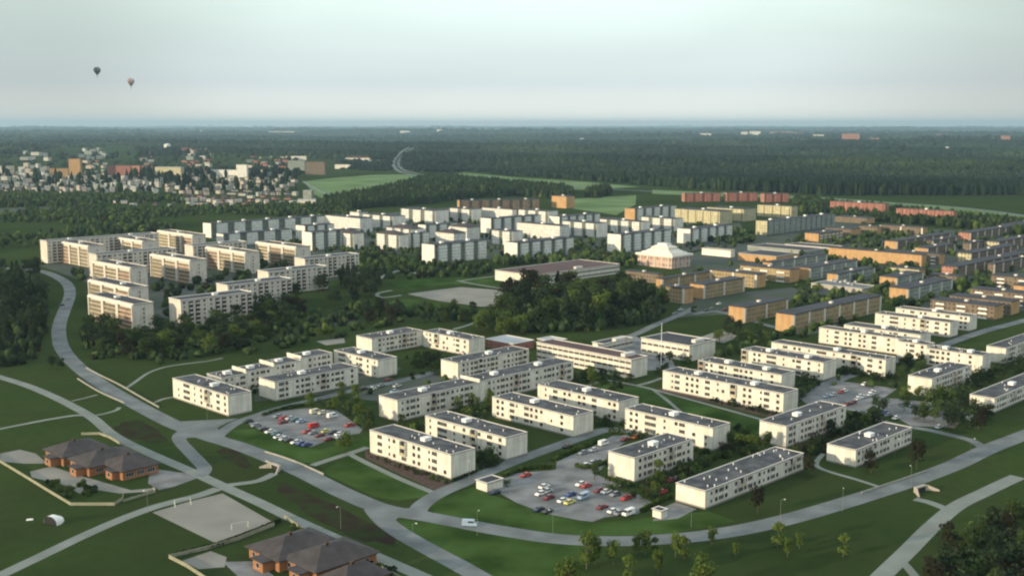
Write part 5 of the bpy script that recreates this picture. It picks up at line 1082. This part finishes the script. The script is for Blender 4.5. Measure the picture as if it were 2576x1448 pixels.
shrubs('bushes along the far edge of the left parking lot', [(800, 1018), (870, 1020), (935, 1060), (925, 1085), (905, 1070), (855, 1030)], 42, (1.5, 4), P3)
shrubs('bushes along the wall of the kinked cream block', [(1360, 1010), (1470, 1045), (1570, 1085), (1790, 1140), (1770, 1150), (1560, 1098), (1500, 1075), (1360, 1022)], 60, (1, 3))
shrubs('bushes right of the kinked cream block', [(1838, 1105), (1870, 1085), (1910, 1110), (1915, 1140), (1840, 1150), (1780, 1160)], 40, (1.5, 4), P3)
shrubs('planting around the parking block and the low block', [(1520, 1225), (1600, 1225), (1690, 1185), (1740, 1165), (1810, 1150), (1720, 1205), (1690, 1230), (1645, 1262), (1590, 1250)], 80, (.8, 3), ('leaf_mid', 'leaf_brown', 'hedge', 'leaf_dark'))
shrubs('overgrown gardens behind the two low blocks at the right', [(1990, 1125), (2060, 1090), (2130, 1050), (2170, 1045), (2240, 1055), (2140, 1090), (2070, 1140), (2030, 1160)], 90, (1, 3.6), ('leaf_mid', 'leaf_dark', 'leaf_brown', 'leaf_dark'))
shrubs('planted strip at the foot of the long sunlit block', [(1660, 976), (1668, 980), (1970, 1042), (1960, 1050), (1800, 1012)], 44, (.5, 2.2), ('leaf_brown', 'leaf_dark'), 26)
shrubs('bushes between the sunlit rows on the right', [(2000, 985), (2010, 950), (2050, 935), (2095, 930), (2080, 950), (2040, 985), (2010, 1010)], 44, (1.5, 4), ('leaf_mid', 'leaf_dark'))
shrubs('bushes between the sunlit block row and the right parking lot', [(2105, 925), (2220, 930), (2260, 950), (2240, 965), (2150, 945), (2110, 945)], 44, (1.5, 4), ('leaf_mid', 'leaf_dark'))
shrubs('scrub and trees along the drive at the right', [(2330, 1000), (2440, 985), (2500, 1020), (2490, 1060), (2440, 1095), (2400, 1070), (2340, 1040)], 90, (2, 6), P3 + ('leaf_dark',))
shrubs('dark bushes above the right edge blocks', [(2445, 950), (2520, 925), (2600, 900), (2600, 940), (2500, 965), (2450, 985), (2400, 1000)], 80, (2, 6), ('leaf_mid', 'leaf_dark'))
shrubs('dense dark scrub filling the lower right corner', [(2330, 1440), (2400, 1350), (2500, 1295), (2660, 1260), (2660, 1500), (2360, 1500)], 330, (1.2, 4), ('leaf_dark', 'leaf_brown', 'leaf_mid', 'leaf_dark'))
shrubs('garden bushes among the paths of the left nursery', [(110, 1205), (180, 1215), (240, 1225), (240, 1250), (180, 1255), (120, 1225)], 20, (.8, 2.6))
shrubs('dark bushes along the roof edge of the bottom nursery', [(700, 1318), (740, 1320), (1000, 1440), (980, 1448), (820, 1370)], 50, (.6, 1.8), ('leaf_dark', 'leaf_mid'))
shrubs('bushes beside the long school wing', [(1440, 945), (1500, 935), (1580, 960), (1560, 985), (1470, 975), (1440, 965)], 44, (1.2, 3.2), ('leaf_mid', 'leaf_dark'))
# ------------------------------------------------------------------ WOODS THAT READ AS ONE MASS
def blobs(name, label, X, Y_, Z, Wd, Ht, mi, mats, cone):
    """one mesh of many small ragged tree crowns, each with its own size, tint and outline"""
    n = len(X); K = 6; rs = np.array([[.55, 1.0, .78], [1.0, .72, .34]]); zs = np.array([[.05, .42, .78], [.05, .38, .70]])
    V = np.zeros((n, 3 * K + 1, 3)); a0 = RNG.uniform(0, 6.28, n)
    for ri in range(3):
        for k in range(K):
            a = a0 + (k + .5 * ri) * 2 * math.pi / K; q = rs[cone, ri] * Wd / 2 * RNG.uniform(.68, 1.25, n)
            V[:, ri * K + k, 0] = X + q * np.cos(a); V[:, ri * K + k, 1] = Y_ + q * np.sin(a); V[:, ri * K + k, 2] = Z + Ht * (zs[cone, ri] + RNG.uniform(-.07, .07, n))
    V[:, 3 * K, 0] = X + Wd * RNG.uniform(-.1, .1, n); V[:, 3 * K, 1] = Y_; V[:, 3 * K, 2] = Z + Ht
    tri = []
    for ri in range(2):
        for k in range(K):
            j = (k + 1) % K; tri += [(ri * K + k, ri * K + j, (ri + 1) * K + k), (ri * K + j, (ri + 1) * K + j, (ri + 1) * K + k)]
    for k in range(K): tri.append((2 * K + k, 2 * K + (k + 1) % K, 3 * K))
    tri = np.array(tri); T = (tri[None] + (np.arange(n) * (3 * K + 1))[:, None, None]).reshape(-1, 3); nf = len(T)
    me = bpy.data.meshes.new(name); me.vertices.add(n * (3 * K + 1)); me.vertices.foreach_set('co', V.reshape(-1)); me.loops.add(nf * 3); me.loops.foreach_set('vertex_index', T.reshape(-1).astype(np.int32)); me.polygons.add(nf); me.polygons.foreach_set('loop_start', np.arange(0, nf * 3, 3, dtype=np.int32)); me.polygons.foreach_set('loop_total', np.full(nf, 3, dtype=np.int32))
    for m in mats: me.materials.append(m)
    me.polygons.foreach_set('material_index', np.repeat(mi, len(tri)).astype(np.int32)); me.update(calc_edges=True); me.validate()
    o = link(name, me); tag(o, label, 'wood', kind='stuff'); return o
def pipn(x, y, P):
    c = np.zeros(len(x), bool); j = len(P) - 1
    for i in range(len(P)):
        xi, yi = P[i]; xj, yj = P[j]
        cond = ((yi > y) != (yj > y)) & (x < (xj - xi) * (y - yi) / ((yj - yi) if yj != yi else 1e-9) + xi); c ^= cond; j = i
    return c
FM = [M['leaf_mid'], M['leaf_dark'], M['leaf_pale'], mat('far_forest_green', (.018, .040, .019), .95, .4, .004, col2=(.030, .056, .024), spec=0), M['leaf_brown']]
def wood(name, label, poly, per, wr, hr, prob=(.35, .4, .1, .1, .05), conep=.35, holes=(), dth=-1.55):
    W = [G(*p) for p in poly]; xs = [p[0] for p in W]; ys = [p[1] for p in W]; A = abs(area(W)); n = int((max(xs) - min(xs)) * (max(ys) - min(ys)) / per)
    x = RNG.uniform(min(xs), max(xs), n); y = RNG.uniform(min(ys), max(ys), n); ok = pipn(x, y, W)
    dens = np.sin(x * .021 + y * .013) + np.sin(x * .009 - y * .017 + 1) + RNG.uniform(-1, 1, n) > dth; ok &= dens
    for hp in holes: ok &= ~pipn(x, y, [G(*p) for p in hp])
    for x0, y0, La, Lb, rz, h in BINFO:
        dx, dy = x - x0, y - y0; c, s = math.cos(rz), math.sin(rz); Xl, Yl = dx * c + dy * s, -dx * s + dy * c; ok &= ~((Xl > -4) & (Xl < La + 4) & (Yl > -4) & (Yl < Lb + 4))
    mp_ = np.array(mainP)
    for p in mp_[::4]: ok &= (x - p[0]) ** 2 + (y - p[1]) ** 2 > 110
    x, y = x[ok], y[ok]; n = len(x); t = RNG.uniform(0, 1, n); wd = wr[0] + (wr[1] - wr[0]) * t; ht = (hr[0] + (hr[1] - hr[0]) * RNG.uniform(0, 1, n))
    mi = RNG.choice(5, n, p=prob)
    return blobs(name, label, x, y, np.zeros(n), wd, ht, mi, FM, (RNG.uniform(0, 1, n) < conep).astype(int))
wood('wood', 'dark wood band between the light field and the white blocks', [(800, 520), (840, 510), (900, 499), (960, 484), (1019, 470), (1080, 450), (1190, 459), (1290, 470), (1400, 479), (1440, 486), (1440, 500), (1290, 493), (1140, 503), (1090, 512), (1000, 518), (880, 528)], 42, (6, 11), (11, 19), (.12, .68, .02, .15, .03), .6)
wood('wood', 'small dark wood block on the green beside the orange tower house', [(1468, 497), (1480, 481), (1530, 479), (1538, 491), (1500, 500)], 42, (6, 10), (11, 17), (.1, .8, 0, .1, 0), .6)
wood('wood', 'broad green wood and scrub below the distant town', [(-80, 545), (0, 535), (100, 524), (250, 523), (400, 526), (600, 524), (700, 518), (800, 520), (880, 530), (870, 548), (800, 552), (640, 555), (500, 568), (400, 582), (290, 592), (150, 602), (95, 620), (95, 668), (40, 672), (-80, 676)], 60, (4, 9), (4, 9.5), (.42, .34, .06, .14, .04), .2, dth=.1, holes=[[(-40, 528), (60, 520), (190, 517), (120, 532), (-40, 542)]])
wood('wood', 'tree belt around the shrubby town edge', [(-80, 488), (100, 490), (300, 488), (460, 498), (470, 520), (250, 520), (100, 522), (-80, 530)], 75, (5, 9), (6, 11), (.4, .38, .06, .12, .04), .2, dth=-.6)
wood('wood', 'green belt between the slabs and the gravel pitch', [(905, 640), (960, 640), (1055, 655), (1060, 668), (1225, 668), (1240, 688), (1150, 700), (1040, 705), (960, 700), (905, 690)], 60, (3.5, 7), (3.5, 8), (.4, .38, .06, .1, .06), .2)
wood('wood', 'trees in the court between the front bayed blocks and the school', [(1440, 612), (1527, 645), (1600, 655), (1600, 675), (1440, 668), (1250, 668), (1240, 655), (1264, 660)], 45, (4, 8), (5, 9), (.5, .35, .05, .05, .05), .1)
wood('wood', 'trees hiding the foot of the white blocks', [(640, 605), (780, 632), (905, 638), (900, 628), (1056, 640), (1060, 630), (900, 615), (780, 600)], 75, (3, 6), (3, 6), (.4, .45, 0, .1, .05), .2)
wood('wood', 'trees between the yellow slabs and the long grey-green block', [(1700, 575), (1840, 580), (1905, 600), (1900, 610), (1845, 615), (1700, 600)], 60, (4, 8), (5, 8), (.4, .45, .05, .1, 0), .2)
wood('wood', 'tree belt behind the red blocks and the dark brick rows', [(1995, 500), (2080, 512), (2240, 528), (2410, 545), (2640, 565), (2640, 600), (2400, 575), (2240, 560), (2080, 550), (2000, 530)], 60, (5, 9), (7, 12), (.35, .45, .05, .1, .05), .3)
wood('wood', 'garden trees scattered between the dark brick blocks', [(2000, 600), (2340, 585), (2410, 610), (2400, 640), (2220, 625), (2120, 615)], 130, (4, 8), (5, 8), (.4, .45, .05, .1, 0), .1)
wood('wood', 'garden trees scattered through the right ochre quarter', [(2160, 660), (2240, 690), (2330, 720), (2400, 700), (2480, 700), (2490, 730), (2330, 770), (2250, 780), (2210, 740), (2080, 700)], 140, (4, 8), (5, 9), (.5, .35, .1, .05, 0), .1)
wood('wood', 'shrubbery between the ochre blocks and the parking deck', [(2030, 735), (2060, 755), (2220, 745), (2220, 760), (2000, 790), (1985, 760)], 50, (3, 6), (3, 6), (.5, .3, .15, .05, 0), .05)
wood('wood', 'shrub border below the rear of the cream rows', [(2195, 795), (2060, 835), (1870, 890), (1800, 905), (1860, 870), (2050, 815), (2200, 775)], 34, (3, 6), (3, 6), (.5, .4, .05, .05, 0), .05)
wood('wood', 'scrub around the sandy yards and the angled block', [(600, 900), (760, 830), (790, 800), (900, 770), (960, 770), (1180, 790), (1180, 815), (1050, 815), (910, 830), (880, 845), (780, 860), (700, 880)], 60, (3, 6), (3, 7), (.45, .4, .05, .05, .05), .1)
wood('wood', 'shrubs among the boulders under the ribbed slabs', [(200, 830), (330, 850), (420, 845), (640, 790), (760, 770), (780, 800), (640, 870), (420, 918), (230, 905)], 26, (2.5, 5), (2, 5), (.5, .38, .02, .05, .05), .1)
wood('wood', 'undergrowth of the central wood', [(1215, 815), (1270, 760), (1400, 750), (1560, 760), (1680, 790), (1640, 812), (1500, 832), (1330, 840)], 24, (3, 6), (4, 8), (.42, .48, 0, .05, .05), .2)
wood('wood', 'undergrowth of the dark wood at the left edge', [(-60, 700), (95, 705), (115, 760), (112, 850), (90, 915), (-60, 930)], 20, (3, 6), (4, 9), (.15, .75, 0, .05, .05), .4)
FF = [mat('far_leaf_green', (.030, .050, .023), .95, .3, .004, col2=(.046, .068, .030), spec=0), mat('far_needle_green', (.010, .021, .015), .95, .3, .004, col2=(.018, .030, .020), spec=0), mat('far_fresh_green', (.04, .065, .028), .95, .3, .004, spec=0), mat('far_mixed_green', (.018, .034, .020), .95, .3, .004, col2=(.028, .046, .025), spec=0)]
wood('wood', 'garden trees between the white rows', [(560, 605), (640, 570), (900, 560), (1200, 545), (1500, 560), (1860, 565), (1850, 620), (1760, 640), (1560, 650), (1300, 650), (1000, 640), (780, 635), (640, 620)], 300, (3, 6), (3, 6), (.5, .38, .04, .05, .03), .1)
wood('wood', 'garden trees between the ochre rows on the right', [(1660, 720), (1700, 690), (1860, 660), (2000, 600), (2340, 585), (2640, 580), (2640, 780), (2400, 790), (2210, 760), (2040, 760), (1960, 700), (1800, 735)], 260, (3.5, 7), (3, 6), (.5, .38, .06, .03, .03), .1)
wood('wood', 'trees between the slabs of the left group', [(120, 675), (230, 690), (260, 700), (380, 690), (640, 690), (660, 640), (900, 660), (900, 690), (640, 745), (440, 800), (390, 800), (380, 725), (230, 720)], 230, (4, 8), (4, 8), (.5, .4, .02, .05, .03), .1)
wood('wood', 'bushes and young trees in the courts of the cream blocks', [(650, 1010), (900, 960), (1110, 930), (1440, 900), (1650, 940), (1900, 900), (2250, 880), (2480, 930), (2260, 985), (2000, 960), (1960, 1000), (1640, 960), (1440, 960), (1350, 985), (1200, 1030), (1060, 1060), (980, 1010), (700, 1020)], 150, (2, 4.5), (1.5, 4), (.6, .25, .1, .02, .03), 0)
# forest to the horizon, sampled finer nearby, coarser far away
n = 92000; px = RNG.uniform(-160, 2735, n); py = 316.4 + (492 - 316.4) * RNG.uniform(0, 1, n) ** 1.55
edge = np.interp(px, [-160, 60, 130, 330, 520, 660, 720, 840, 860, 960, 1000, 1090, 1170, 1290, 1460, 1620, 1700, 2000, 2200, 2400, 2735], [390, 388, 372, 368, 378, 392, 396, 402, 425, 432, 425, 437, 431, 443, 454, 466, 473, 487, 499, 514, 540])
ok = py < edge
town_gap = (px > 340) & (px < 760) & (py > 372) & (py < 448); ok |= town_gap & (RNG.uniform(0, 1, n) < .12)
ok |= (px < 400) & (py > 390) & (py < 424) & (RNG.uniform(0, 1, n) < .06)
ok |= (px > 640) & (px < 720) & (py > 395) & (py < 450) & (RNG.uniform(0, 1, n) < .3)
ok |= (px < 745) & (py > 444) & (py < 496) & (RNG.uniform(0, 1, n) < .05)
mroad = [(1050, 372), (1018, 372), (1000, 385), (982, 408), (985, 424), (1010, 440), (1060, 446), (1060, 436), (1018, 428), (1008, 416), (1010, 404), (1030, 390)]; ok &= ~pipn(px, py, mroad)
clr = (np.sin(px * .006 + 1) * np.sin(py * .33 + px * .002) > .80) & (py > 340); ok &= ~clr
px, py = px[ok], py[ok]; u = (px - CX) / F; v = (CY - py) / F; dz = -s_ + v * c_
t = -H / dz; X = u * t; Y_ = (c_ + v * s_) * t
hv = np.vectorize(hill)
for _ in range(4): Z = hv(X, Y_) ; t = .5 * t + .5 * (Z - H) / dz; X = u * t; Y_ = (c_ + v * s_) * t
Z = hv(X, Y_); R = np.hypot(X, Y_); keep = R < 47000; X, Y_, Z, R = X[keep], Y_[keep], Z[keep], R[keep]; n = len(X)
Wd = np.maximum(8, R * .0042) * RNG.uniform(.7, 1.4, n); big = np.clip((R - 4000) / 12000, 0, 1); Ht = RNG.uniform(9, 20, n) * (1 + .45 * np.sin(X * .0017 + Y_ * .0037)) * (1 + .5 * big)
patch = 1.1 * np.sin(X * .0021 + Y_ * .0009) * np.sin(Y_ * .0031 - X * .0007 + 2) + .6 * np.sin(X * .006 + 1) + RNG.normal(0, .4, n) - .25; mi = np.where(patch > .75, 0, np.where(patch < -.2, 1, 3)); mi = np.where(RNG.uniform(0, 1, n) < .004, 2, mi)
blobs('forest', 'wide dark forest stretching to the horizon', X, Y_, Z - 1, Wd, Ht, mi, FF, (RNG.uniform(0, 1, n) < .45).astype(int))
# ------------------------------------------------------------------ HAZE
b = MB(); b.box(-52000, 52000, -3000, 54000, -60, 262); hz = b.mesh('haze', []); m = bpy.data.materials.new('haze_air'); m.use_nodes = True; t = m.node_tree; t.nodes.clear()
o_ = nd(t, 'ShaderNodeOutputMaterial'); pv = nd(t, 'ShaderNodeVolumePrincipled'); pv.inputs['Color'].default_value = (.50, .74, .90, 1); pv.inputs['Density'].default_value = 4.3e-5; pv.inputs['Anisotropy'].default_value = .2
t.links.new(pv.outputs[0], o_.inputs['Volume']); hz.materials.append(m); o = link('haze', hz); o['kind'] = 'stuff'; o['label'] = 'thin blue evening haze over the whole landscape'; o['category'] = 'haze'
